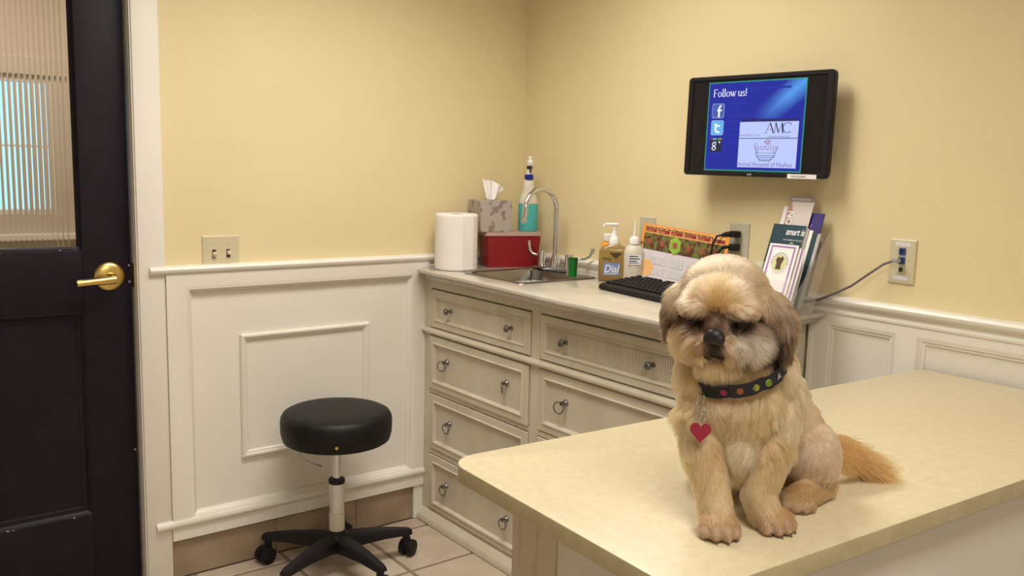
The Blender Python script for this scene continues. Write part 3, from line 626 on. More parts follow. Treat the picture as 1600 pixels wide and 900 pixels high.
# small white cards with a purple border
t, F = leaflet('card', A0, .044, .035, .092, .146, .014, M['white'], 'white card with a purple border and round seal in front', th=.002)
g = G(); g.frame((0, 0, 0), (1, 0, 0), (0, 1, 0), (0, 0, 1), .007, .007, .085, .141, [(0, .0003), (.005, .0003)]); bmesh.ops.transform(g.bm, matrix=F, verts=g.bm.verts); g.build('purple_border', M['purple'], t)
def disc(cx, cy, rx, ry, m_, nm, par, F, z=.0004, n=24):
    g = G(); g.prism([(cx+rx*math.cos(2*PI*i/n), cy+ry*math.sin(2*PI*i/n)) for i in range(n)], F @ T((0, 0, z)), .0003); return g.build(nm, m_, par)
disc(.046, .092, .027, .030, M['lilacpaper'], 'seal_rim', t, F); disc(.046, .092, .022, .024, M['olive'], 'seal', t, F, .0008)
g = G(); g.prism([(.037, .074), (.054, .074), (.053, .090), (.058, .104), (.052, .112), (.046, .106), (.038, .110), (.034, .100), (.038, .090)], F @ T((0, 0, .0012)), .0003); g.build('seal_emblem', M['brownprint'], t)
g = G()
for k in range(12):
    a = PI*k/11; strokes(g, [(.046+.0245*math.cos(a), .092+.027*math.sin(a), .046+.027*math.cos(a), .092+.0295*math.sin(a), .003)], F @ T((0, 0, .0009)))
g.build('seal_lettering', M['ink'], t)
for k in range(2):
    leaflet('card', A0, .052+.007*k, .031-.002*k, .092, .144, .009-.004*k, M['lilacpaper'], 'white and lilac card stacked just behind the purple bordered card' if k == 0 else 'rearmost of the white and lilac cards below the dark teal booklet', th=.002, side=M['purple'] if k == 0 else M['white'])
# dark teal booklet and those behind it
A1 = TI[1]
t, F = leaflet('booklet', A1, .010, .0, .106, .226, .010, M['navyteal'], 'dark teal booklet with the white words smart is', th=.003, side=M['pagegrey'])
text('title', 'smart is', .026, F @ T((.047, .197, .0004)), M['labelwhite'], t, xs=.72, weight=.0006, shear=.1)
text('subtitle', 'new healthcare for pets', .0075, F @ T((.044, .180, .0004)), M['greytext'], t, xs=.85)
text('publisher', 'sentinel', .013, F @ T((.056, .156, .0004)), M['labelwhite'], t, xs=.9, weight=.0004)
g = G(); g.prism([(.066, .170), (.074, .176), (.084, .170), (.076, .173)], F @ T((0, 0, .0004)), .0003); g.build('publisher_mark', M['labelwhite'], t)
g = G(); g.prism([(.098, .140), (.104, .140), (.104, .148), (.096, .146)], F @ T((0, 0, .0004)), .0003); g.build('yellow_mark', M['olive'], t)
for k in range(4):
    leaflet('booklet', A1, .018+.011*k, -.002, .106, .222-.003*k, .0065-.0035*k, (M['pagegrey'], M['white'], M['navyteal'], M['pagegrey'])[k],
            ('pale grey edged booklet directly behind the dark teal booklet', 'white edged booklet two behind the dark teal booklet', 'dark edged booklet three behind the dark teal booklet', 'grey booklet farthest behind the dark teal booklet')[k], th=.003)
A2 = TI[2]
t, F = leaflet('leaflet', A2, .018, .03, .080, .252, .008, M['palepink'], 'tall pale mauve leaflet with the white letters ION', th=.002)
g = G(); g.box(0, .080, .236, .252, 0, .0004); bmesh.ops.transform(g.bm, matrix=F, verts=g.bm.verts); g.build('top_band', M['taupe'], t)
g = G(); g.prism([(0, .0), (.024, .0), (.020, .20), (.008, .236), (0, .236)], F @ T((0, 0, .0004)), .0003); g.build('brown_edge', M['browngrad'], t)
text('band_lettering', 'INNOVATION', .010, F @ T((.006, .240, .0006)), M['labelwhite'], t, xs=.95)
text('letters', 'PROTECTION', .027, F @ T((.024, .208, .0008)) @ RM(PI/2, 'Z'), M['labelwhite'], t, weight=.0008, align='RIGHT')
leaflet('leaflet', A2, .000, .03, .030, .222, .002, M['lilacpaper'], 'narrow white leaflet left of the tall mauve leaflet', th=.002)
t, F = leaflet('leaflet', A2, .070, .03, .064, .208, -.001, M['indigo'], 'indigo leaflet right of the tall mauve leaflet', th=.004)
g = G(); strokes(g, [(.030, .165, .034, .175, .003), (.030, .145, .034, .150, .002)], F @ T((0, 0, .0002))); g.build('small_print', M['purple'], t)
leaflet('leaflet', A2, .094, .0, .050, .172, .012, M['browngrad'], 'brownish leaflet below the indigo leaflet', th=.002)
leaflet('leaflet', A2, .104, .0, .050, .166, .006, M['taupe'], 'grey-brown leaflet at the right end of the leaflet holder', th=.002)
# ------------------------------------------------------------------ wall monitor
ty, tt_, tr = .085, -.0166, -.0017
mon = empty('monitor', (0, 0, 0), label='black wall mounted monitor showing a blue slide', cat='monitor')
a_ = Vector((math.sin(ty), -math.cos(ty), 0)); n_ = Vector((-math.cos(ty), -math.sin(ty), 0)); z_ = Vector((0, 0, 1))
n2 = math.cos(tt_)*n_-math.sin(tt_)*z_; u2 = math.cos(tt_)*z_+math.sin(tt_)*n_
TVM = basis((-.09, -1.175, 1.4852), math.cos(tr)*a_+math.sin(tr)*u2, -math.sin(tr)*a_+math.cos(tr)*u2, n2)
mon.matrix_world = TVM
g = G(); w, h = .4737/2, .2914/2
rings = []
for ax, ay, r, z in ((w-.03, h-.03, .02, -.045), (w-.004, h-.004, .012, -.028), (w, h, .012, -.018), (w, h, .012, -.003), (w-.003, h-.003, .010, 0), (w-.018, .1345, .003, 0), (w-.0195, .133, .002, -.004)):
    rings.append([g.bm.verts.new((x, y, z)) for x, y in rrect(ax, ay, r)])
for A, B in zip(rings, rings[1:]):
    n = len(A)
    for k in range(n): g.bm.faces.new((A[k], A[(k+1) % n], B[(k+1) % n], B[k]))
g.bm.faces.new(rings[0][::-1]); g.build('housing', M['blkplastic'], mon, smooth=40)
g = G(); g.box(-w+.0195, w-.0195, -.133, .133, -.008, -.004); SCR = g.build('screen', M['screenblack'], mon)
# slide: blue with a diagonal beam (picture content of the lit screen)
bm_ = bpy.data.materials.new('slide_blue'); bm_.use_nodes = True; nt = bm_.node_tree; b = nt.nodes['Principled BSDF']; b.inputs['Base Color'].default_value = (.01, .01, .01, 1); b.inputs['Roughness'].default_value = .3
tc = nt.nodes.new('ShaderNodeTexCoord'); sp = nt.nodes.new('ShaderNodeSeparateXYZ'); nt.links.new(tc.outputs['Object'], sp.inputs[0])
def mnode(op, a, b_):
    n = nt.nodes.new('ShaderNodeMath'); n.operation = op
    for i, v in enumerate((a, b_)):
        if isinstance(v, (int, float)): n.inputs[i].default_value = v
        else: nt.links.new(v, n.inputs[i])
    return n.outputs[0]
x_, y_ = sp.outputs[0], sp.outputs[1]
dist = mnode('ABSOLUTE', mnode('SUBTRACT', mnode('MULTIPLY', x_, .62), mnode('SUBTRACT', mnode('MULTIPLY', y_, .78), -.0)), 0)
along = mnode('ADD', mnode('MULTIPLY', x_, .78), mnode('MULTIPLY', y_, .62))
beam = mnode('MULTIPLY', mnode('MAXIMUM', mnode('SUBTRACT', 1, mnode('MULTIPLY', dist, 26)), 0), mnode('MINIMUM', mnode('MAXIMUM', mnode('MULTIPLY', mnode('SUBTRACT', along, .01), 8), 0), 1))
rp = nt.nodes.new('ShaderNodeValToRGB'); rp.color_ramp.elements[0].color = (.004, .016, .40, 1); rp.color_ramp.elements[1].color = (.10, .40, 1, 1)
nt.links.new(beam, rp.inputs[0]); nt.links.new(rp.outputs[0], b.inputs['Emission Color']); b.inputs['Emission Strength'].default_value = .75
E_ = {k: emat('lit_' + k, c, s) for k, (c, s) in dict(green=((.02, .33, .22), .8), white=((.80, .85, 1), .95), pane=((.47, .55, .92), .95), fbblue=((.06, .10, .42), .9), fbrim=((.35, .45, .85), .8), sky=((.12, .45, .85), .9), ink=((.02, .02, .06), .6), red=((.35, .04, .10), .7), purple=((.22, .14, .45), .8), bar=((.02, .02, .20), .6), ghost=((.008, .026, .44), .75), grn=((.05, .3, .08), .7), yel=((.5, .35, .05), .7)).items()}
def sp_(name, x0, y0, x1, y1, m_, lvl):
    g = G(); g.box(x0, x1, y0, y1, 0, .0002); bmesh.ops.transform(g.bm, matrix=T((0, 0, -.0040+.0003*lvl)), verts=g.bm.verts); return g.build(name, m_, SCR)
sp_('slide_border', -.1635, -.131, .1575, .128, E_['green'], 0); sp_('slide', -.160, -.1275, .154, .1245, bm_, 1)
L2 = T((0, 0, -.0030))
def glyphs(s, x, y, h, xs, t):
    segs = []
    for c in s:
        th, tn = t, t*.42
        if c == 'F': segs += [(x+.12*xs, y, x+.12*xs, y+h, th), (x+.04*xs, y+h-tn/2, x+.50*xs, y+h-tn/2, tn), (x+.12*xs, y+h*.53, x+.40*xs, y+h*.53, tn), (x+.02*xs, y+tn/2, x+.24*xs, y+tn/2, tn), (x+.50*xs, y+h, x+.50*xs, y+h*.83, tn)]; x += .56*xs
        elif c == 'o': segs += arcseg(x+.25*xs, y+h*.32, .19*xs, h*.31, 0, 2*PI, th*.9, tn); x += .52*xs
        elif c == 'l': segs += [(x+.12*xs, y, x+.12*xs, y+h*1.04, th), (x+.03*xs, y+tn/2, x+.22*xs, y+tn/2, tn), (x+.05*xs, y+h*1.02, x+.12*xs, y+h*1.02, tn)]; x += .27*xs
        elif c == 'w': segs += [(x+.05*xs, y+h*.64, x+.22*xs, y, th), (x+.22*xs, y, x+.37*xs, y+h*.6, tn), (x+.33*xs, y+h*.64, x+.50*xs, y, th), (x+.50*xs, y, x+.65*xs, y+h*.64, tn), (x-.02*xs, y+h*.64, x+.14*xs, y+h*.64, tn), (x+.58*xs, y+h*.64, x+.72*xs, y+h*.64, tn)]; x += .74*xs
        elif c == 'u': segs += [(x+.10*xs, y+h*.64, x+.10*xs, y+h*.18, th), (x+.40*xs, y+h*.64, x+.40*xs, y, th), (x+.02*xs, y+h*.63, x+.10*xs, y+h*.63, tn), (x+.40*xs, y+tn/2, x+.48*xs, y+tn/2, tn)] + arcseg(x+.25*xs, y+h*.18, .15*xs, h*.17, PI, 2*PI, th, tn*1.3, 8); x += .54*xs
        elif c == 's': segs += arcseg(x+.18*xs, y+h*.47, .13*xs, h*.16, .3, 3*PI/2, tn*1.6, tn*1.4, 10) + arcseg(x+.18*xs, y+h*.16, .14*xs, h*.155, PI/2, -PI+.3, tn*1.6, tn*1.4, 10); x += .38*xs
        elif c == '!': segs += [(x+.10*xs, y+h*.26, x+.10*xs, y+h, th*.9), (x+.10*xs, y, x+.10*xs, y+h*.1, th)]; x += .3*xs
        else: x += .2*xs
    return segs
g = G(); strokes(g, glyphs('Follow us!', -.146, .0850, .0220, .0275, .0026), L2); g.build('heading_lettering', E_['white'], SCR)
def rtile(name, cx, cy, s, m_, lvl, r=.006):
    g = G(); g.prism([(cx+x, cy+y) for x, y in rrect(s, s, r)], T((0, 0, -.0040+.0003*lvl)), .0002); return g.build(name, m_, SCR)
rtile('icon_rim', -.1258, .0445, .0212, E_['fbrim'], 2); rtile('icon', -.1258, .0445, .0196, E_['fbblue'], 3)
g = G(); strokes(g, [(-.122, .025, -.122, .052, .0062), (-.129, .0455, -.113, .0455, .0048)] + arcseg(-.1145, .0515, .0075, .0075, PI, PI*.5, .0058, .0050, 6), T((0, 0, -.0027))); g.build('icon_letter', E_['white'], SCR)
rtile('icon_rim', -.1255, -.0050, .0220, E_['fbrim'], 2); rtile('icon', -.1255, -.0050, .0204, E_['sky'], 3)
g = G(); strokes(g, [(-.131, .008, -.131, -.012, .0062), (-.131, .0005, -.116, .0005, .0058)] + arcseg(-.1225, -.0115, .0085, .0065, PI, 1.5*PI, .006, .0058, 6) + [(-.1225, -.018, -.1165, -.018, .0056)], T((0, 0, -.0027))); g.build('icon_letter', E_['white'], SCR)
sp_('icon', -.1475, -.0755, -.1065, -.0405, E_['ink'], 2)
for k, c in enumerate(('red', 'sky', 'grn', 'yel')): sp_('icon_stripe', -.1475+.01025*k, -.0405, -.1375+.01025*k, -.0355, E_[c], 2)
g = G(); strokes(g, arcseg(-.1325, -.0535, .0052, .0058, 0, 2*PI, .0030, .0022, 12) + arcseg(-.1328, -.0655, .0062, .0050, 0, 2*PI, .0030, .0022, 12) + [(-.1175, -.0475, -.1105, -.0475, .0018), (-.114, -.044, -.114, -.051, .0018), (-.128, -.0485, -.1255, -.0465, .002)], T((0, 0, -.0030))); g.build('icon_letter', E_['white'], SCR)
for k, (yy, ww) in enumerate(((.062, .085), (.046, .045), (.027, .105), (.008, .075), (-.012, .06), (-.03, .09), (-.052, .06), (-.086, .05), (.102, .16))): sp_('ghost_line', -.100 if k < 7 else (-.146 if k == 7 else -.05), yy, (-.100 if k < 7 else (-.146 if k == 7 else -.05))+ww, yy+.006, E_['ghost'], 2)
sp_('dark_bar', -.0445, .0105, .138, .0185, E_['bar'], 2); sp_('logo_panel', -.0470, -.1195, .1415, .0105, E_['pane'], 3); sp_('divider', -.0460, -.0375, .1415, -.0355, E_['bar'], 4)
L4 = T((0, 0, -.0025)); g = G(); B0, HH = -.0215, .0285
strokes(g, [(.040, B0, .0525, B0+HH, .0012), (.0525, B0+HH, .0650, B0, .0034), (.0445, B0+.010, .0595, B0+.010, .0011), (.037, B0, .043, B0, .001), (.061, B0, .0685, B0, .001),
  (.0680, B0, .0705, B0+HH, .0012), (.0705, B0+HH, .0805, B0, .0034), (.0805, B0, .0905, B0+HH, .0012), (.0905, B0+HH, .0935, B0, .0034), (.0655, B0, .0705, B0, .001), (.0905, B0, .0965, B0, .001)] + arcseg(.1080, B0+HH/2, .0145, HH/2, .75, 2*PI-.75, .0030, .0012, 16) + [(.1185, B0+HH*.86, .1185, B0+HH*.68, .001)], L4); g.build('logo_letters', E_['ink'], SCR)
text('logo_strapline', 'Animal Medical Center', .0085, T((-.0455, -.0300, -.0026)), E_['purple'], SCR, xs=.85, ext=.0001); text('logo_strapline', 'OF NEW ENGLAND', .007, T((.048, -.0345, -.0026)), E_['purple'], SCR, xs=1.1, ext=.0001)
text('hospital_name', 'Animal Hospital of Nashua', .0185, T((-.0462, -.1165, -.0026)), E_['purple'], SCR, xs=.88, ext=.0001)
g = G(); strokes(g, [(.010, -.062, .016, -.086, .0016), (.016, -.086, .026, -.0995, .0016), (.026, -.0995, .060, -.0995, .0018), (.060, -.0995, .073, -.086, .0016), (.073, -.086, .079, -.064, .0016), (.016, -.086, .073, -.086, .0013), (.020, -.091, .068, -.091, .0010), (.024, -.0955, .063, -.0955, .0010), (.014, -.078, .075, -.078, .0010), (.018, -.078, .018, -.060, .0012), (.070, -.078, .070, -.060, .0012), (.018, -.060, .070, -.060, .0010)], L4); g.build('emblem_boat', E_['ink'], SCR)
g = G(); strokes(g, arcseg(.010, -.057, .004, .006, 0, 2*PI, .0012, n=10) + arcseg(.080, -.062, .004, .004, 0, 2*PI, .0012, n=10) + arcseg(.048, -.046, .007, .005, 0, 2*PI, .0014, n=10) + [(.036, -.048, .062, -.044, .0012), (.042, -.054, .058, -.052, .0012)] + arcseg(.028, -.071, .006, .006, 0, PI, .0011, n=8) + arcseg(.042, -.071, .006, .007, 0, PI, .0011, n=8) + arcseg(.056, -.071, .006, .006, 0, PI, .0011, n=8), L4); g.build('emblem_animals', E_['red'], SCR)
g = G(); g.box(.120, .208, -.1475, -.1352, -.0002, .0008); STK = g.build('sticker', M['paper'], mon)
text('sticker_lettering', 'AHN-EXAM5', .0085, T((.132, -.1445, .0010)), M['ink'], STK, xs=.95, ext=.0001)
text('maker_mark', 'HNS', .0075, T((-.010, -.1425, .0004)), M['greytext'], mon, ext=.0001)
g = G(); g.box(-.05, .05, -.05, .05, -.072, -.044, .004); g.box(-.03, .03, -.04, .04, -.088, -.070); g.build('wall_bracket', M['blkplastic'], mon)
# ------------------------------------------------------------------ rolling stool
CX, CY = -.938, -.238
st = empty('rolling_stool', (CX, CY, 0), label='black round rolling stool with a five star base', cat='stool')
g = G(); g.lathe([(0, .446), (.14, .446), (.165, .449), (.174, .458), (.1795, .480), (.1805, .510), (.179, .527), (.172, .540), (.158, .5475), (.135, .551), (.09, .5535), (0, .5545)], n=64); g.build('seat', M['vinyl'], st, smooth=60)
g = G(); g.lathe([(.1722, .4565), (.1732, .4550), (.1722, .4535)], n=64); g.build('seam_piping', M['blkplastic'], st, smooth=60)
va = math.atan2(-2.8-CY, -2.206-CX)
g = G(); g.lathe([(.0055, 0), (.005, .0012), (.002, .0016), (.0018, .0008), (0, .0008)], c=(.1792*math.cos(va), .1792*math.sin(va), .476), n=16, M_=RM(va, 'Z') @ RM(PI/2, 'Y')); g.build('button', M['brass'], st, smooth=40)
g = G(); g.lathe([(.0, .30), (.0135, .30), (.0135, .446), (0, .446)], n=24); g.build('piston', M['chrome'], st, smooth=40)
g = G(); g.lathe([(.014, .300), (.026, .300), (.027, .304), (.027, .312), (.024, .316), (.014, .316)], n=28); g.build('collar', M['blkplastic'], st, smooth=40)
g = G(); g.lathe([(.0, .11), (.0245, .11), (.0245, .300), (0, .300)], n=28); g.build('sleeve', mat('silver_sleeve', (.72, .70, .66), .36, metal=.6, noise=.1), st, smooth=40)
g = G()
for k in range(9):
    a = va-1.1+k*.28; g.prism([(-.004, .125+.01*random.random()), (.004, .125+.012*random.random()), (.0045, .20), (-.0045, .20)], basis((.0248*math.cos(a), .0248*math.sin(a), 0), (-math.sin(a), math.cos(a), 0), (0, 0, 1), (math.cos(a), math.sin(a), 0)), .0012)
g.build('torn_tape', M['frost'], st)
g = G(); g.lathe([(0, .070), (.040, .070), (.046, .080), (.046, .112), (.038, .126), (.030, .130), (.026, .140), (.0255, .130), (0, .13)], n=28); g.build('hub', M['blkplastic'], st, smooth=40)
g = G(); ab = va-.72; e = Vector((math.cos(ab), math.sin(ab), 0)); e2 = Vector((-e.y, e.x, 0))
g.tube([e*.165+Vector((0, 0, .450)), e*.168+Vector((0, 0, .436)), e*.160+e2*.02+Vector((0, 0, .424)), e*.150+e2*.052+Vector((0, 0, .415))], .0012, n=6); g.build('lever_wire', M['pewter'], st)
g = G(); g.tube([e*.150+e2*.050+Vector((0, 0, .4155)), e*.146+e2*.066+Vector((0, 0, .412))], .003, n=8); g.build('lever_tip', M['greycable'], st)
for k in range(5):
    a = math.radians(-11+72*k); ca, sa = math.cos(a), math.sin(a); F = basis((0, 0, 0), (ca, sa, 0), (-sa, ca, 0), (0, 0, 1))
    arm = empty('base_arm', (0, 0, 0), parent=st)
    g = G(); sec = [(.035, .029, .074, .124), (.09, .026, .080, .122), (.16, .023, .084, .115), (.22, .020, .082, .105), (.250, .018, .080, .100), (.262, .014, .082, .096)]; rings = []
    for x, w_, z0, z1 in sec:
        rings.append([g.bm.verts.new(F @ Vector(p)) for p in ((x, -w_, z0), (x, w_, z0), (x, w_*.95, z1-.010), (x, w_*.6, z1), (x, -w_*.6, z1), (x, -w_*.95, z1-.010))])
    for A, B in zip(rings, rings[1:]):
        for i in range(6): g.bm.faces.new((A[i], A[(i+1) % 6], B[(i+1) % 6], B[i]))
    g.bm.faces.new(rings[0][::-1]); g.bm.faces.new(rings[-1]); g.build('arm', M['blkplastic'], arm, smooth=35)
    tw = a + (.7, -.9, 1.1, -.4, .9)[k]
    F2 = F @ T((.244, 0, 0)) @ RM(tw-a, 'Z')
    for s_ in (-1, 1):
        g = G(); g.lathe([(0, -.011), (.021, -.011), (.0275, -.008), (.0285, 0), (.0275, .008), (.021, .011), (0, .011)], n=22, M_=F2 @ T((.012, .015*s_, .0287)) @ RM(PI/2, 'X')); g.build('caster_wheel', M['blkplastic'], arm, smooth=45)
    g = G(); g.lathe([(0, .03), (.010, .03), (.013, .055), (.012, .082), (0, .082)], n=14, M_=F2)
    g.box(-.006, .026, -.0045, .0045, .022, .062, .003, rot=F2); g.build('caster_fork', M['blkplastic'], arm, smooth=45)
# ------------------------------------------------------------------ examination table
tb = empty('examination_table', (0, 0, 0), label='cream laminate examination table the dog sits on', cat='table')
ZT = .865
PC = [(-.020, -1.688), (-1.416, -1.607), (-1.446, -2.166), (-.020, -2.253)]
def fillet(poly, rad, n=10):
    out = []
    for i, p in enumerate(poly):
        r = rad[i]; p = Vector(p); a = Vector(poly[i-1]); b = Vector(poly[(i+1) % len(poly)])
        if not r: out.append((p.x, p.y)); continue
        d1 = (a-p).normalized(); d2 = (b-p).normalized(); ang = d1.angle(d2); L = r/math.tan(ang/2); c = p+(d1+d2).normalized()*r/math.sin(ang/2)
        s = p+d1*L-c; e = p+d2*L-c; a0 = math.atan2(s.y, s.x); a1 = math.atan2(e.y, e.x); da = (a1-a0+PI) % (2*PI)-PI
        for k in range(n+1): t_ = a0+da*k/n; out.append((c.x+r*math.cos(t_), c.y+r*math.sin(t_)))
    return out
TP_ = fillet(PC, (0, .055, .055, 0))
g = G(); ed_ = [(.004, ZT), (.001, ZT-.0012), (0, ZT-.004), (0, ZT-.027), (.002, ZT-.029)]
def inset2(loop, d):
    n = len(loop); out = []
    for i in range(n):
        p = Vector(loop[i]); a = Vector(loop[i-1]); b = Vector(loop[(i+1) % n]); t1 = (p-a).normalized(); t2 = (b-p).normalized()
        nn = (Vector((-t1.y, t1.x))+Vector((-t2.y, t2.x))).normalized(); q = p+nn*d
        if p.x > -.021: q.x = p.x
        out.append((q.x, q.y))
    return out
rings = [[g.bm.verts.new((x, y, z)) for x, y in inset2(TP_, d)] for d, z in ed_]
fe = []
for A, B in zip(rings, rings[1:]):
    n = len(A)
    for k in range(n): fe.append(g.bm.faces.new((A[k], A[(k+1) % n], B[(k+1) % n], B[k])))
g.bm.faces.new(rings[0]); g.bm.faces.new(rings[-1][::-1])
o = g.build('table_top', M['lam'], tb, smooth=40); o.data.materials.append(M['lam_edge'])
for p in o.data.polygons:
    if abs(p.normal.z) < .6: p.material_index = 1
# base cabinet: end frame, recessed end panel, front panel
BX, BYF, BYN = -1.335, -1.690, -2.135
g = G(); g.box(BX, BX+.02, BYF-.085, BYF, .0, ZT-.0295, .002); g.box(BX, BX+.02, BYN, BYN+.085, .0, ZT-.0295, .002); g.box(BX, BX+.02, BYN+.085, BYF-.085, ZT-.075, ZT-.0295); g.box(BX, BX+.02, BYN+.085, BYF-.085, 0, .1); g.build('end_frame', M['dresser_wear'], tb)
g = G(); g.frame((BX, 0, 0), (0, -1, 0), (0, 0, 1), (-1, 0, 0), -BYF+.085, .1, -BYN-.085, ZT-.075, [(0, .001), (.004, -.001), (.010, -.006), (.018, -.010), (.018, -.012)]); g.build('panel_moulding', M['dresser_wear'], tb, smooth=30)
g = G(); g.box(BX+.012, BX+.016, BYN+.09, BYF-.09, .09, ZT-.07); g.build('end_panel', M['base'], tb)
F4 = basis((BX+.02, BYN, 0), (1, -.062, 0), (.062, 1, 0), (0, 0, 1))
g = G(); g.box(-.0195, 1.285, 0, .02, 0, ZT-.0295); bmesh.ops.transform(g.bm, matrix=F4, verts=g.bm.verts); g.build('front_panel', M['base'], tb)
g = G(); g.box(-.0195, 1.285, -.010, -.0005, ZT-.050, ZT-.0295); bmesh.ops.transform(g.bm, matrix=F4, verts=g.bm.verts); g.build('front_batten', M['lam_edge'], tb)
g = G(); g.box(BX+.02, -.03, BYF-.02, BYF, 0, ZT-.0295); g.build('back_panel', M['base'], tb)
# ------------------------------------------------------------------ dog (local frame: x to the viewer's right, y away, z up)
DOG = empty('dog', (-1.205, -2.035, ZT), -yaw, 'small cream and tan long-haired dog sitting on the examination table', 'dog')
Hc = np.array((-.028, .006, .305)); HF = np.array((-.33, -.925, -.17)); HF /= np.linalg.norm(HF)
HX = np.cross(HF, (0, 0, 1)); HX /= np.linalg.norm(HX); HX = HX if HX[0] > 0 else -HX
HU = np.cross(HX, HF); HU = HU if HU[2] > 0 else -HU
def hp(x, f, u): return Hc + HX*x + HF*f + HU*u
HM4 = Matrix([[HX[i], -HF[i], HU[i]] for i in range(3)]).to_4x4()
db = bmesh.new()
def ell(c, r, R=None, n=20):
    mm = T(Vector([float(v) for v in c])) @ (R or Matrix.Identity(4)) @ Matrix.Diagonal((*r, 1))
    bmesh.ops.create_uvsphere(db, u_segments=n, v_segments=n//2+2, radius=1, matrix=mm)
def chain(pts, n=7):
    for (a, ra), (b_, rb) in zip(pts, pts[1:]):
        a, b_ = np.array(a), np.array(b_)
        for i in range(n): t_ = i/(n-1); ell(a+(b_-a)*t_, [ra+(rb-ra)*t_]*3, n=14)
ell((-.002, .018, .150), (.072, .060, .078)); ell((.012, .040, .190), (.072, .058, .050)); ell((.045, .075, .140), (.074, .074, .082)); ell((.088, .115, .085), (.074, .070, .076))
ell((-.006, .016, .222), (.061, .057, .05)); ell((-.050, .016, .200), (.034, .038, .048)); ell((.050, .030, .205), (.036, .040, .042))
ell((.136, .085, .062), (.044, .052, .056)); ell((.0, .12, .06), (.05, .06, .055))
chain([((.155, .072, .022), .019), ((.120, .042, .020), .020), ((.100, .026, .017), .017)]); chain([((.02, .1, .02), .018), ((-.02, .05, .016), .016)])
chain([((-.052, .006, .150), .032), ((-.050, -.020, .098), .029), ((-.040, -.046, .050), .0225), ((-.036, -.064, .022), .021)])
chain([((.052, .010, .142), .034), ((.043, -.014, .095), .030), ((.028, -.030, .050), .0235), ((.034, -.045, .022), .021)])
ell((-.001, -.012, .108), (.036, .030, .052))
ell((-.037, -.072, .0165), (.026, .024, .0165)); ell((.043, -.050, .016), (.026, .022, .016)); ell((.100, .027, .0155), (.022, .018, .0155))
TOES = [(-.0575, -.085, .0105), (-.0455, -.0945, .0110), (-.0300, -.0955, .0110), (-.0175, -.087, .0105), (.030, -.0690, .0100), (.0450, -.0715, .0105), (.0590, -.0655, .0105), (.0680, -.0545, .0100), (.0830, .0200, .0105), (.0935, .0125, .0110), (.1080, .0115, .0110), (.1195, .0180, .0105)]
for x, y, r_ in TOES: ell((x, y, r_*.93), (r_*.80, r_*1.35, r_*1.0), n=12)
chain([((.160, .135, .060), .022), ((.195, .150, .062), .014), ((.225, .158, .040), .010), ((.250, .160, .022), .007)])
def hell(x, f, u, r): ell(hp(x, f, u), (r[0], r[1], r[2]), HM4)
hell(0, 0, 0, (.060, .060, .056)); hell(0, .030, .010, (.048, .036, .038)); hell(0, -.005, .02, (.054, .05, .045))
for s_ in (-1, 1):
    hell((.036 if s_ > 0 else .028)*s_, .026, -.040, (.033, .034, .034)); hell(.015*s_, .068, -.036, (.0195, .019, .017)); hell(.027*s_, .047, .012, (.021, .020, .014))
hell(0, .052, -.016, (.022, .026, .018)); hell(.002, .050, -.066, (.030, .024, .018)); hell(.002, .028, -.064, (.042, .038, .030))
EAR = []
for s_ in (-1, 1):
    for i in range(9):
        t_ = i/8; x = ((.050+.038*math.sin(min(1, t_*1.4)*PI/2)) if s_ > 0 else -(.052+.024*math.sin(min(1, t_*1.5)*PI/2))); EAR.append(hp(x, -.004+(.012 if s_ > 0 else -.004)*t_, .018-(.062 if s_ > 0 else .056)*t_)); ell(EAR[-1], (.0075+.001*(1-t_), .012+.020*math.sin(PI*(.15+.7*t_)), .014), HM4, 12)
EAR = np.array(EAR)
me = bpy.data.meshes.new('body'); db.to_mesh(me); db.free(); BODY = bpy.data.objects.new('body', me); COL.objects.link(BODY)
md = BODY.modifiers.new('remesh', 'REMESH'); md.mode = 'VOXEL'; md.voxel_size = .0034; md.use_smooth_shade = True
md = BODY.modifiers.new('smooth', 'SMOOTH'); md.factor = .5; md.iterations = 4
bpy.context.view_layer.update()
me2 = bpy.data.meshes.new_from_object(BODY.evaluated_get(bpy.context.evaluated_depsgraph_get())); BODY.modifiers.clear(); BODY.data = me2; bpy.data.meshes.remove(me)
me2.name = 'body'; BODY.parent = DOG
EYES = np.array([hp(-.0300, .0585, -.006), hp(.0305, .0585, -.006)]); NOSE = hp(0, .090, -.017)
MOUTH = hp(0, .082, -.050)
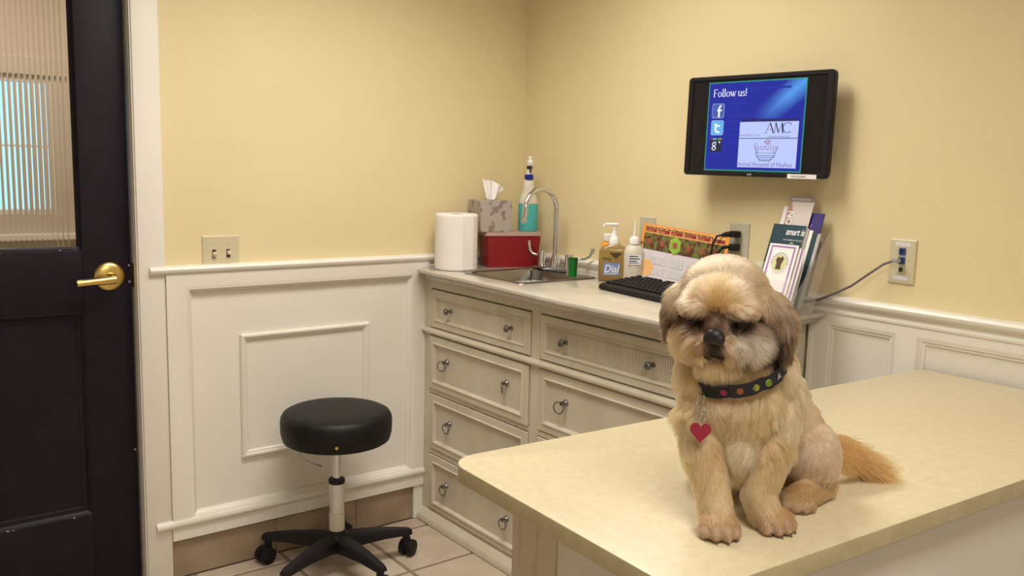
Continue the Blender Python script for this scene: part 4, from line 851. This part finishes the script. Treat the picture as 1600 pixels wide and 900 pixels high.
# collar ring
CC = np.array((-.004, .012, .210)); CN = np.array((-.27, -.19, 1.0)); CN /= np.linalg.norm(CN)
CA = np.array((1, 0, .27)); CA /= np.linalg.norm(CA); CB = np.cross(CN, CA)
def to_head(P): d = P-Hc; return d @ HX, d @ HF, d @ HU
def seg_d(P, pts):
    best = np.full(len(P), 9.)
    for a, b_ in zip(pts, pts[1:]):
        a, b_ = np.array(a), np.array(b_); t_ = np.clip(((P-a) @ (b_-a))/((b_-a) @ (b_-a)), 0, 1); best = np.minimum(best, np.linalg.norm(P-(a+t_[:, None]*(b_-a)), axis=1))
    return best
def sm(x, a, b_): t_ = np.clip((x-a)/(b_-a), 0, 1); return t_*t_*(3-2*t_)
def look(P, Nn):
    """length, comb direction, lift and colour of the coat at every root"""
    n = len(P); hx, hf, hu = to_head(P)
    L = np.full(n, .021); comb = np.tile(np.array((.10, .12, -1.)), (n, 1)); lift = np.full(n, .42)
    col = np.tile(np.array((.665, .485, .305)), (n, 1))
    def blend(mask_w, c): col[:] = col*(1-mask_w[:, None]) + np.array(c)*mask_w[:, None]
    z = P[:, 2]; x = P[:, 0]; y = P[:, 1]
    pale = 1.25*sm(-np.abs(x-.0)+.02*np.sin(z*60), -.05, -.01)*sm(y, .02, -.03)*sm(z, .06, .10)*sm(z, .16, .11); blend(pale*.6, (.78, .66, .49))
    blend(sm(x, .03, .10)*sm(z, .10, .16)*.6, (.74, .60, .44))
    rust = np.exp(-((np.abs(x+.002)-.036)/.015)**2)*sm(z, .07, .09)*sm(z, .15, .12)*sm(y, .0, -.02); blend(rust*.6, (.45, .26, .12))
    thigh = np.linalg.norm((P-np.array((.138, .078, .060)))/np.array((.052, .056, .060)), axis=1) < 1.12; L[thigh] = .012; lift[thigh] = .48; blend(thigh*.7, (.69, .54, .43))
    legL = seg_d(P, [(-.050, -.016, .105), (-.040, -.046, .050), (-.036, -.066, .02)]) < .036; legR = seg_d(P, [(.043, -.014, .10), (.028, -.030, .050), (.036, -.047, .02)]) < .036
    leg = (legL | legR) & (z < .112); L[leg] = .0165; comb[leg] = (0, -.05, -1); lift[leg] = .40; blend(leg*.7, (.69, .525, .345))
    low = (z < .034) & (hu < -.2); pawm = low & (y < .06); L[pawm] = .011; comb[pawm] = (0, -.75, -.25); lift[pawm] = .6; blend(pawm*.7, (.56, .40, .27))
    toe = np.min(np.linalg.norm(P[:, None, :]-np.array([(a, b_, .009) for a, b_, c in TOES])[None], axis=2), axis=1) < .0135; L[toe] = .0050; lift[toe] = .55; blend(toe*.8, (.52, .37, .265))
    for (a1, b1, c1), (a2, b2, c2) in zip(TOES, TOES[1:]):
        if abs(a1-a2) < .018: toe_shade = np.exp(-((x-(a1+a2)/2)/.0030)**2)*np.exp(-((y-(b1+b2)/2)/.010)**2)*sm(z, .022, .012); blend(toe_shade*.85, (.10, .06, .045)); L[:] = L*(1-.6*toe_shade)  # shade in the creases between toes, blended into the coat colour
    foot = (z < .045) & (x > .075) & (y > .0); L[foot] = np.minimum(L[foot], .011); comb[foot] = (-.4, -.5, -.2); lift[foot] = .6; blend(foot*.6, (.52, .37, .22))
    chest = (y < .03) & (z > .10) & (hu < -.09) & ~leg; L[chest] = .026; comb[chest] = np.stack([.25*np.sign(x[chest]-.0)+.5*np.sin(z[chest]*90+x[chest]*60), np.full(chest.sum(), -.15), np.full(chest.sum(), -1.)], 1)
    # head
    inh = (np.sqrt((hx/.078)**2+(hf/.10)**2+(hu/.078)**2) < 1.03) & (z > .225)
    K = hp(.0, .068, .000); d = P-K; d /= np.linalg.norm(d, axis=1)[:, None]
    topm = inh & (hu > -.006); comb[topm] = d[topm]*1.2 + HX*np.sign(hx[topm])[:, None]*(.5*sm(np.abs(hx[topm]), .012, .05))[:, None] + np.array((0, 0, -1.))*(.9*sm(np.abs(hx[topm]), .02, .055))[:, None]
    L[topm] = .023; lift[topm] = .42; blend(topm*1., (.69, .51, .36)); blend(topm*sm(hu, .025, .06)*.6, (.75, .605, .47)); blend(topm*np.exp(-(hx/.012)**2)*sm(hf, .02, .05)*.55, (.50, .35, .17))
    side = inh & (hu <= -.006); N0 = hp(0, .085, -.015); d2 = P-N0; d2 /= np.linalg.norm(d2, axis=1)[:, None]
    comb[side] = d2[side]*1.0 + HX*(np.sign(hx[side])*.5)[:, None] + np.array((0, -.1, -.70)); L[side] = .026; lift[side] = .40; blend(side*1., (.60, .45, .31))
    blend(side*sm(hx, .012, .03)*sm(hf, .015, .04)*sm(hu, -.066, -.05)*sm(-hu, -.002, .014)*.9, (.72, .66, .585)); blend(side*sm(-hx, .03, .05)*.5, (.56, .43, .28))
    blend(side*np.exp(-(((np.abs(hx)-.020)/.012)**2+((hu+.044)/.016)**2))*sm(hf, .03, .05)*np.where(hx < 0, .95, .6), (.235, .145, .095))
    muz = inh & (hf > .060) & (np.abs(hx) < .024) & (hu < -.012); L[muz] = .015; lift[muz] = .30
    br = inh & (np.abs(hx) < .017) & (hf > .045) & (hu > -.020) & (hu < .008); L[br] = .010; lift[br] = .35; blend(br*np.exp(-(hx/.014)**2)*.9, (.13, .085, .058))
    under = inh & (hf > .068) & (np.abs(hx) < .0135) & (hu < -.020); L[under] = .005; blend(under*np.exp(-(hx/.0120)**4)*.9, (.05, .032, .026))
    mo = inh & (np.abs(hx) < .033) & (hf > .046) & (np.abs(hu+.0475+.18*np.abs(hx)) < .0062); L[mo] = .0055; blend(mo*.93, (.022, .014, .012))
    chin = inh & (hu < -.055) & (hf > .02); L[chin] = .020; comb[chin] = (0, -.25, -1); lift[chin] = .3; blend(chin*.8, (.52, .36, .22))
    for e_, s_ in zip(EYES, (-1, 1)):
        q = P-e_; ex = q @ HX; eu = q @ HU; de = np.sqrt((ex/1.35)**2+(eu/1.0)**2); msk = np.exp(-(de/.0145)**4)*(hf > .03)*inh
        big = np.exp(-((ex/.026)**2+((eu+.003)/.015)**2)**1.5)*(hf > .03)*inh; blend(big*.75, (.20, .13, .085)); blend(msk*.95, (.045, .032, .028)); L[:] = L*(1-.72*msk)
        cor = np.exp(-(((ex-s_*.016)/.014)**2+((eu+.010)/.008)**2))*inh*(hf > .02); blend(cor*.65, (.19, .11, .06))
    # brows hang outward over the eyes
    bw = inh & (hu > .004) & (hu < .020) & (np.abs(hx) > .008) & (hf > .035); comb[bw] = HX*np.sign(hx[bw])[:, None]*1.2 + np.array((0, -.25, -.45)); L[bw] = .016; lift[bw] = .48
    # ears
    de = np.min(np.linalg.norm(P[:, None, :]-EAR[None], axis=2), axis=1); ear = (np.abs(hx) > .0585) & (de < .036) & (hu < .030) & (hu > -.085) & (hf < .036)
    comb[ear] = np.array((0, -.05, -1.)) + HX*(np.sign(hx[ear])*.16)[:, None]; L[ear] = np.where(hx[ear] > 0, .028, .020); lift[ear] = .20
    blend(ear*.9, (.32, .225, .155)); blend(ear*sm(-hu, -.008, .04)*.85, (.14, .098, .072))
    eb = inh & ~ear & (np.abs(hx) > .045) & (hu > .012) & (hf < .03); L[eb] = .034; comb[eb] = HX*np.sign(hx[eb])[:, None]*.5+np.array((0, 0, -1.)); blend(eb*.6, (.50, .36, .22))
    # tail
    tl = (seg_d(P, [(.175, .142, .060), (.225, .158, .040), (.250, .160, .022)]) < .026) & (x > .172); L[tl] = .050; lift[tl] = .25; comb[tl] = np.array((1., .12, -.42)); blend(tl*1., (.66, .395, .215))
    # coat is pressed flat under the collar
    q = P-CC; h_ = q @ CN; pr = np.sqrt((q @ CA)**2+(q @ CB)**2); cm = (np.abs(h_) < .011) & (pr < .082) & (z > .15) & (hu < -.045) & (y < .03); L[cm] = np.minimum(L[cm], .007); lift[cm] = .1
    ab = (h_ > .012) & (h_ < .05) & (pr < .08) & (hu < -.05); L[ab] = .023
    return L, comb, lift, np.clip(col, 0, 1), tl, ear
nv = len(me2.vertices); V = np.empty(nv*3, np.float32); me2.vertices.foreach_get('co', V); V = V.reshape(-1, 3).astype(float)
VN = np.empty(nv*3, np.float32); me2.vertices.foreach_get('normal', VN); VN = VN.reshape(-1, 3).astype(float)
me2.calc_loop_triangles(); TRI = np.empty(len(me2.loop_triangles)*3, np.int32); me2.loop_triangles.foreach_get('vertices', TRI); TRI = TRI.reshape(-1, 3)
ca = me2.color_attributes.new('coat', 'FLOAT_COLOR', 'POINT'); _, _, _, vc, _, _ = look(V, VN)
ca.data.foreach_set('color', np.concatenate([vc*.8, np.ones((nv, 1))], 1).astype(np.float32).ravel())
me2.polygons.foreach_set('use_smooth', [True]*len(me2.polygons))
def coatmat(name, hair):
    m_ = bpy.data.materials.new(name); m_.use_nodes = True; nt = m_.node_tree; b = nt.nodes['Principled BSDF']; at = nt.nodes.new('ShaderNodeAttribute'); at.attribute_name = 'coat'
    b.inputs['Roughness'].default_value = .8; b.inputs['Specular IOR Level'].default_value = .1
    if hair:
        h = nt.nodes.new('ShaderNodeBsdfHairPrincipled'); h.parametrization = 'COLOR'; h.inputs['Roughness'].default_value = .35; h.inputs['Radial Roughness'].default_value = .6; h.inputs['Coat'].default_value = 0
        nt.links.new(at.outputs['Color'], h.inputs['Color']); nt.links.new(h.outputs[0], nt.nodes['Material Output'].inputs['Surface']); return m_
    if hair:
        hi = nt.nodes.new('ShaderNodeHairInfo'); rp = nt.nodes.new('ShaderNodeValToRGB'); rp.color_ramp.elements[0].color = (.72, .68, .64, 1); rp.color_ramp.elements[1].color = (1.08, 1.08, 1.08, 1); rp.color_ramp.elements[1].position = .6
        nt.links.new(hi.outputs['Intercept'], rp.inputs[0]); mx = nt.nodes.new('ShaderNodeMix'); mx.data_type = 'RGBA'; mx.blend_type = 'MULTIPLY'; mx.inputs[0].default_value = 1
        nt.links.new(at.outputs['Color'], mx.inputs[6]); nt.links.new(rp.outputs[0], mx.inputs[7]); nt.links.new(mx.outputs[2], b.inputs['Base Color'])
    else: nt.links.new(at.outputs['Color'], b.inputs['Base Color'])
    return m_
me2.materials.clear(); me2.materials.append(coatmat('dog_skin', False)); MH = coatmat('dog_hair', True)
# sample roots
A_, B_, C_ = V[TRI[:, 0]], V[TRI[:, 1]], V[TRI[:, 2]]; ar = np.linalg.norm(np.cross(B_-A_, C_-A_), axis=1)/2; cen = (A_+B_+C_)/3
wgt = ar.copy(); chx, chf, chu = to_head(cen); wgt[(cen[:, 2] > .23)] *= 1.7; wgt[(cen[:, 2] < .12) & (cen[:, 1] > .10) & (cen[:, 0] < .05)] *= .3
NH = 225000; idx = RNG.choice(len(TRI), NH, p=wgt/wgt.sum()); r1 = np.sqrt(RNG.random(NH)); r2 = RNG.random(NH)
P0 = A_[idx]*(1-r1)[:, None]+B_[idx]*(r1*(1-r2))[:, None]+C_[idx]*(r1*r2)[:, None]
nrm = VN[TRI[idx, 0]]*(1-r1)[:, None]+VN[TRI[idx, 1]]*(r1*(1-r2))[:, None]+VN[TRI[idx, 2]]*(r1*r2)[:, None]; nrm /= np.linalg.norm(nrm, axis=1)[:, None]
tails = np.array([(.175, .142, .060), (.225, .158, .040), (.250, .160, .022)])
L, comb, lift, col, tl, ear = look(P0, nrm)
# extra strands for the plume of the tail
NT = 6000; ti = RNG.random(NT); k0 = (ti*2).astype(int); f_ = ti*2-k0; Pt = tails[k0]*(1-f_)[:, None]+tails[np.minimum(k0+1, 2)]*f_[:, None]; jn = RNG.normal(size=(NT, 3)); jn /= np.linalg.norm(jn, axis=1)[:, None]; Pt = Pt+jn*.011
ct = np.array((1., .06, -.30))+np.stack([RNG.normal(0, .16, NT), RNG.normal(0, .20, NT), RNG.normal(0, .24, NT)+.45*(1-ti)-1.0*(1-ti)*(RNG.random(NT) < .55)], 1)
P0 = np.vstack([P0, Pt]); nrm = np.vstack([nrm, jn]); L = np.concatenate([L, .052+.014*ti-.03*RNG.random(NT)**2]); comb = np.vstack([comb, ct]); lift = np.concatenate([lift, np.full(NT, .12)]); col = np.vstack([col, np.tile((.66, .40, .22), (NT, 1))+RNG.normal(0, .03, (NT, 1))*np.array((1, .7, .4))]); tl = np.concatenate([tl, np.ones(NT, bool)]); ear = np.concatenate([ear, np.zeros(NT, bool)])
N_ = len(P0)
okm = np.ones(N_, bool)
for e_ in EYES: okm &= np.linalg.norm(P0-e_, axis=1) > .0088
okm &= np.linalg.norm((P0-NOSE), axis=1) > .0135
P0, nrm, L, comb, lift, col, tl, ear = [a[okm] for a in (P0, nrm, L, comb, lift, col, tl, ear)]; N_ = len(P0)
L = L*(.75+.5*RNG.random(N_)); comb = comb/np.maximum(np.linalg.norm(comb, axis=1), 1e-6)[:, None]; comb = comb+RNG.normal(0, .13, (N_, 3))*np.where(P0[:, 2] > .24, 1.6, 1.)[:, None]
tan = comb-nrm*np.sum(comb*nrm, 1)[:, None]*(~tl)[:, None]; tan /= np.maximum(np.linalg.norm(tan, axis=1), 1e-6)[:, None]
d0 = tan+nrm*lift[:, None]*1.3; d0 /= np.linalg.norm(d0, axis=1)[:, None]; d1 = tan+nrm*(lift[:, None]*.15+np.maximum(lift-.45, 0)[:, None])+np.array((0, 0, -.35))*np.minimum(1, L/.018)[:, None]; d1 /= np.linalg.norm(d1, axis=1)[:, None]
K_ = 6; ts = np.linspace(0, 1, K_); pts = np.empty((N_, K_, 3)); pts[:, 0] = P0-nrm*.0005
for k in range(1, K_):
    t_ = ts[k]; dd = d0*(1-t_)+d1*t_; pts[:, k] = pts[:, k-1]+dd*(L/(K_-1))[:, None]
wav = (P0[:, 2] > .10) & (P0[:, 2] < .21) & (P0[:, 1] < .06); ph = P0[:, 0]*95+P0[:, 2]*40+1.3*np.sin(P0[:, 0]*210)
for k in range(1, K_): pts[wav, k, 0] += .0045*ts[k]*np.sin(ph[wav]+ts[k]*4.2); pts[wav, k, 1] -= .0020*ts[k]*np.cos(ph[wav]*1.3+ts[k]*3.5)
# tufts: strands lean toward the tip of the nearest guide strand
ng = N_//46; gi = RNG.choice(N_, ng, replace=False); near = np.empty(N_, np.int64)
GP = P0[gi]*np.array((1, 1, 1.)); gsq = (GP**2).sum(1)
for s0 in range(0, N_, 4000):
    q = P0[s0:s0+4000]; near[s0:s0+4000] = np.argmin(gsq[None]-2*q @ GP.T, axis=1)
g_ = gi[near]; dist_ = np.linalg.norm(P0-P0[g_], axis=1); ok2 = (dist_ < .011) & (np.sum(nrm*nrm[g_], 1) > .3); amt = np.where(ok2, np.where(wav, .85, np.where(tl, .9, np.where(P0[:, 2] > .235, .80, .18))), 0)*(.3+.7*RNG.random(N_))
off = (pts[g_]-P0[g_][:, None])*(L/L[g_])[:, None, None]*.5+(pts-P0[:, None])*.5; tgt = P0[g_][:, None]+off
for k in range(1, K_): w_ = (amt*ts[k]**1.3)[:, None]; pts[:, k] = pts[:, k]*(1-w_)+tgt[:, k]*w_
pts[:, :, 2] = np.maximum(pts[:, :, 2], .0015)
cv = RNG.normal(1, .06, ng)[near]*RNG.normal(1, .10, N_); streak = np.where(ear, RNG.choice([.55, .8, 1.0, 1.5], N_, p=[.38, .32, .2, .10])[0:N_]*np.where(RNG.random(ng)[near] < .3, 1.6, .9), 1)
col = np.clip(np.clip(col*(cv*streak)[:, None], .004, .95)**1.6, .002, .95)
def coat(name, sel, rad):
    n = int(sel.sum()); hc = bpy.data.hair_curves.new(name); hc.add_curves([K_]*n)
    hc.attributes['position'].data.foreach_set('vector', pts[sel].astype(np.float32).ravel())
    ra = hc.attributes.get('radius') or hc.attributes.new('radius', 'FLOAT', 'POINT'); prof = rad*np.array([1, 1, .95, .85, .65, .25]); ra.data.foreach_set('value', np.tile(prof, n).astype(np.float32))
    at = hc.attributes.new('coat', 'FLOAT_COLOR', 'CURVE'); at.data.foreach_set('color', np.concatenate([col[sel], np.ones((n, 1))], 1).astype(np.float32).ravel())
    hc.materials.append(MH); o = bpy.data.objects.new(name, hc); COL.objects.link(o); o.parent = DOG; o['kind'] = 'stuff'; return o
tag(coat('fur', ~(tl | ear), .00023), 'cream and tan fur'); tag(coat('ear_hair', ear, .00025), 'brown ear hair with dark tips'); tag(coat('tail_hair', tl, .00025), 'orange tan plume of the tail')
def V3(a): return Vector([float(v) for v in a])
NB = mat('wet_black_nose', (.010, .008, .009), .42, bump=.15, bscale=900, spec=.5)
g = G()
for (x, f, u, r_) in ((0, 0, .001, (.0125, .010, .0110)), (-.0068, .001, -.002, (.0078, .009, .0085)), (.0068, .001, -.002, (.0078, .009, .0085))):
    bmesh.ops.create_uvsphere(g.bm, u_segments=20, v_segments=14, radius=1, matrix=T(V3(NOSE+HX*x+HF*f+HU*u)) @ HM4 @ Matrix.Diagonal((*r_, 1)))
o = g.build('nose', NB, DOG, smooth=80)
md = o.modifiers.new('remesh', 'REMESH'); md.mode = 'VOXEL'; md.voxel_size = .0012; md.use_smooth_shade = True; md = o.modifiers.new('smooth', 'SMOOTH'); md.iterations = 3
EB = mat('dark_eye', (.008, .006, .005), .22, spec=.3, noise=.1)
for e_ in EYES:
    g = G(); bmesh.ops.create_uvsphere(g.bm, u_segments=20, v_segments=14, radius=.0088, matrix=T(V3(e_-HF*.0012))); g.build('eye', EB, DOG, smooth=80)
CLW = mat('dark_claw', (.12, .085, .065), .35, noise=.2)
for x, y, r_ in TOES:
    c = V3((x, y, .006)); dr = Vector((0, -1, -.25)) if y < 0 else Vector((-.45, -1, -.25)); dr.normalize()
    if x > .02 and y < 0: dr = Vector((.35, -1, -.25)).normalized()
    g = G(); g.tube([c+dr*r_*.75, c+dr*(r_*1.15), c+dr*(r_*1.32)+Vector((0, 0, -.002))], .0016, n=8, radii=[.0015, .0013, .0006]); g.build('claw', CLW, DOG, smooth=60)
# collar with coloured badges, ring chain and heart tag
col_e = empty('collar', parent=DOG); NC = 64
def cpt(a, rad=0, h=0): return CC+CA*((.0675+rad)*math.cos(a))+CB*((.0655+rad)*math.sin(a))+CN*h
g = G(); sec = [(-.0012, -.0095), (.0014, -.0095), (.0014, .0095), (-.0012, .0095)]
rings = [[g.bm.verts.new(V3(cpt(2*PI*i/NC, a+.0012*math.sin(i*1.7), b_+.0010*math.sin(i*.9)))) for a, b_ in sec] for i in range(NC)]
for i in range(NC):
    A, B = rings[i], rings[(i+1) % NC]
    for k in range(4): g.bm.faces.new((A[k], A[(k+1) % 4], B[(k+1) % 4], B[k]))
g.build('strap', mat('black_webbing', (.012, .011, .014), .7, bump=.5, bscale=900), col_e, smooth=40)
def ang(u_): return u_
fr = None
# find angles by direction toward the viewer: CB sign
sgn = -1 if CB[1] > 0 else 1
BADGE = [(-.50, 'pink', (.26, .012, .07)), (-.18, 'orange', (.24, .08, .025)), (.14, 'yellow', (.26, .27, .04)), (.42, 'lime', (.20, .27, .03)), (.74, 'white', (.26, .26, .28)), (1.06, 'grey', (.12, .12, .14))]
for da, nm, c in BADGE:
    a = sgn*(PI/2-da)
    p = cpt(a, .0018); nrm_ = V3(cpt(a, .01)-cpt(a, 0)).normalized(); t1 = V3(cpt(a+.01)-cpt(a-.01)).normalized(); t2 = nrm_.cross(t1)
    g = G(); F = basis(V3(p), t1, t2, nrm_)
    if nm in ('lime', 'grey'): g.frame((0, 0, 0), (1, 0, 0), (0, 1, 0), (0, 0, 1), -.001, -.001, .001, .001, [(0, 0), (.0005, .0004)]); [g.ring(.0042, .0012, T((0, 0, .0004)), 14, 6)]; g.ring(.0016, .0008, T((0, 0, .0004)), 10, 6); bmesh.ops.transform(g.bm, matrix=F, verts=g.bm.verts)
    elif nm == 'white': g.prism([(-.005, -.003), (.005, -.003), (0, .006)], F, .0006)
    else: g.prism([(.0048*math.cos(2*PI*i/16), .0048*math.sin(2*PI*i/16)) for i in range(16)], F, .0006)
    g.build('badge', mat('badge_'+nm, c, .6, noise=.05), col_e)
aT = sgn*(PI/2+.98); p = V3(cpt(aT, .004, -.006)); nout = V3(cpt(aT, .01)-cpt(aT, 0)).normalized()
g = G(); q = p.copy(); zz = Vector((0, 0, 1)); sd = nout.cross(zz).normalized()
ringp = [(.0075, Vector((0, 0, -.004)), 0), (.0060, Vector((0, 0, -.0155)), 1.2), (.0052, Vector((0, 0, -.0245)), .3)]
for R_, o_, tw in ringp: g.ring(R_, .0010, basis(q+o_+nout*.004+Vector((.0, -.003, 0))+Vector((.10, -.62, 0))*(-o_.z), nout*math.cos(tw)+sd*math.sin(tw), zz, (nout*math.cos(tw)+sd*math.sin(tw)).cross(zz)), 20, 6)
g.build('ring_chain', M['chrome'], col_e, smooth=60)
hpoly = []
for i in range(40):
    a = 2*PI*i/40; hpoly.append((.0142*math.sin(a)**3*1.0, (.013*math.cos(a)-.005*math.cos(2*a)-.002*math.cos(3*a)-.001*math.cos(4*a))*.98))
tf = Vector((-.25, -.95, .12)).normalized(); tx = Vector((1, -.26, 0)).normalized(); tz = tf.cross(tx); tz = tz if tz.z > 0 else -tz
ht = q+nout*.012+Vector((.004, -.022, -.0405))
g = G(); g.prism(hpoly, basis(ht, tx, tz, tx.cross(tz)), .0016); g.build('heart_tag', mat('red_heart_tag', (.30, .015, .045), .4, noise=.1, nscale=200), col_e, smooth=40)
g = G(); F = basis(ht, tx, tz, tx.cross(tz))
sF = T((0, 0, .0017 if (tx.cross(tz)).y < 0 else -.0003)); strokes(g, [(-.008, .004, .007, .004, .0008), (-.006, .001, .008, .001, .0008), (-.005, -.002, .004, -.002, .0008)], F @ sF, .0002); g.build('tag_engraving', M['maroon'], col_e)
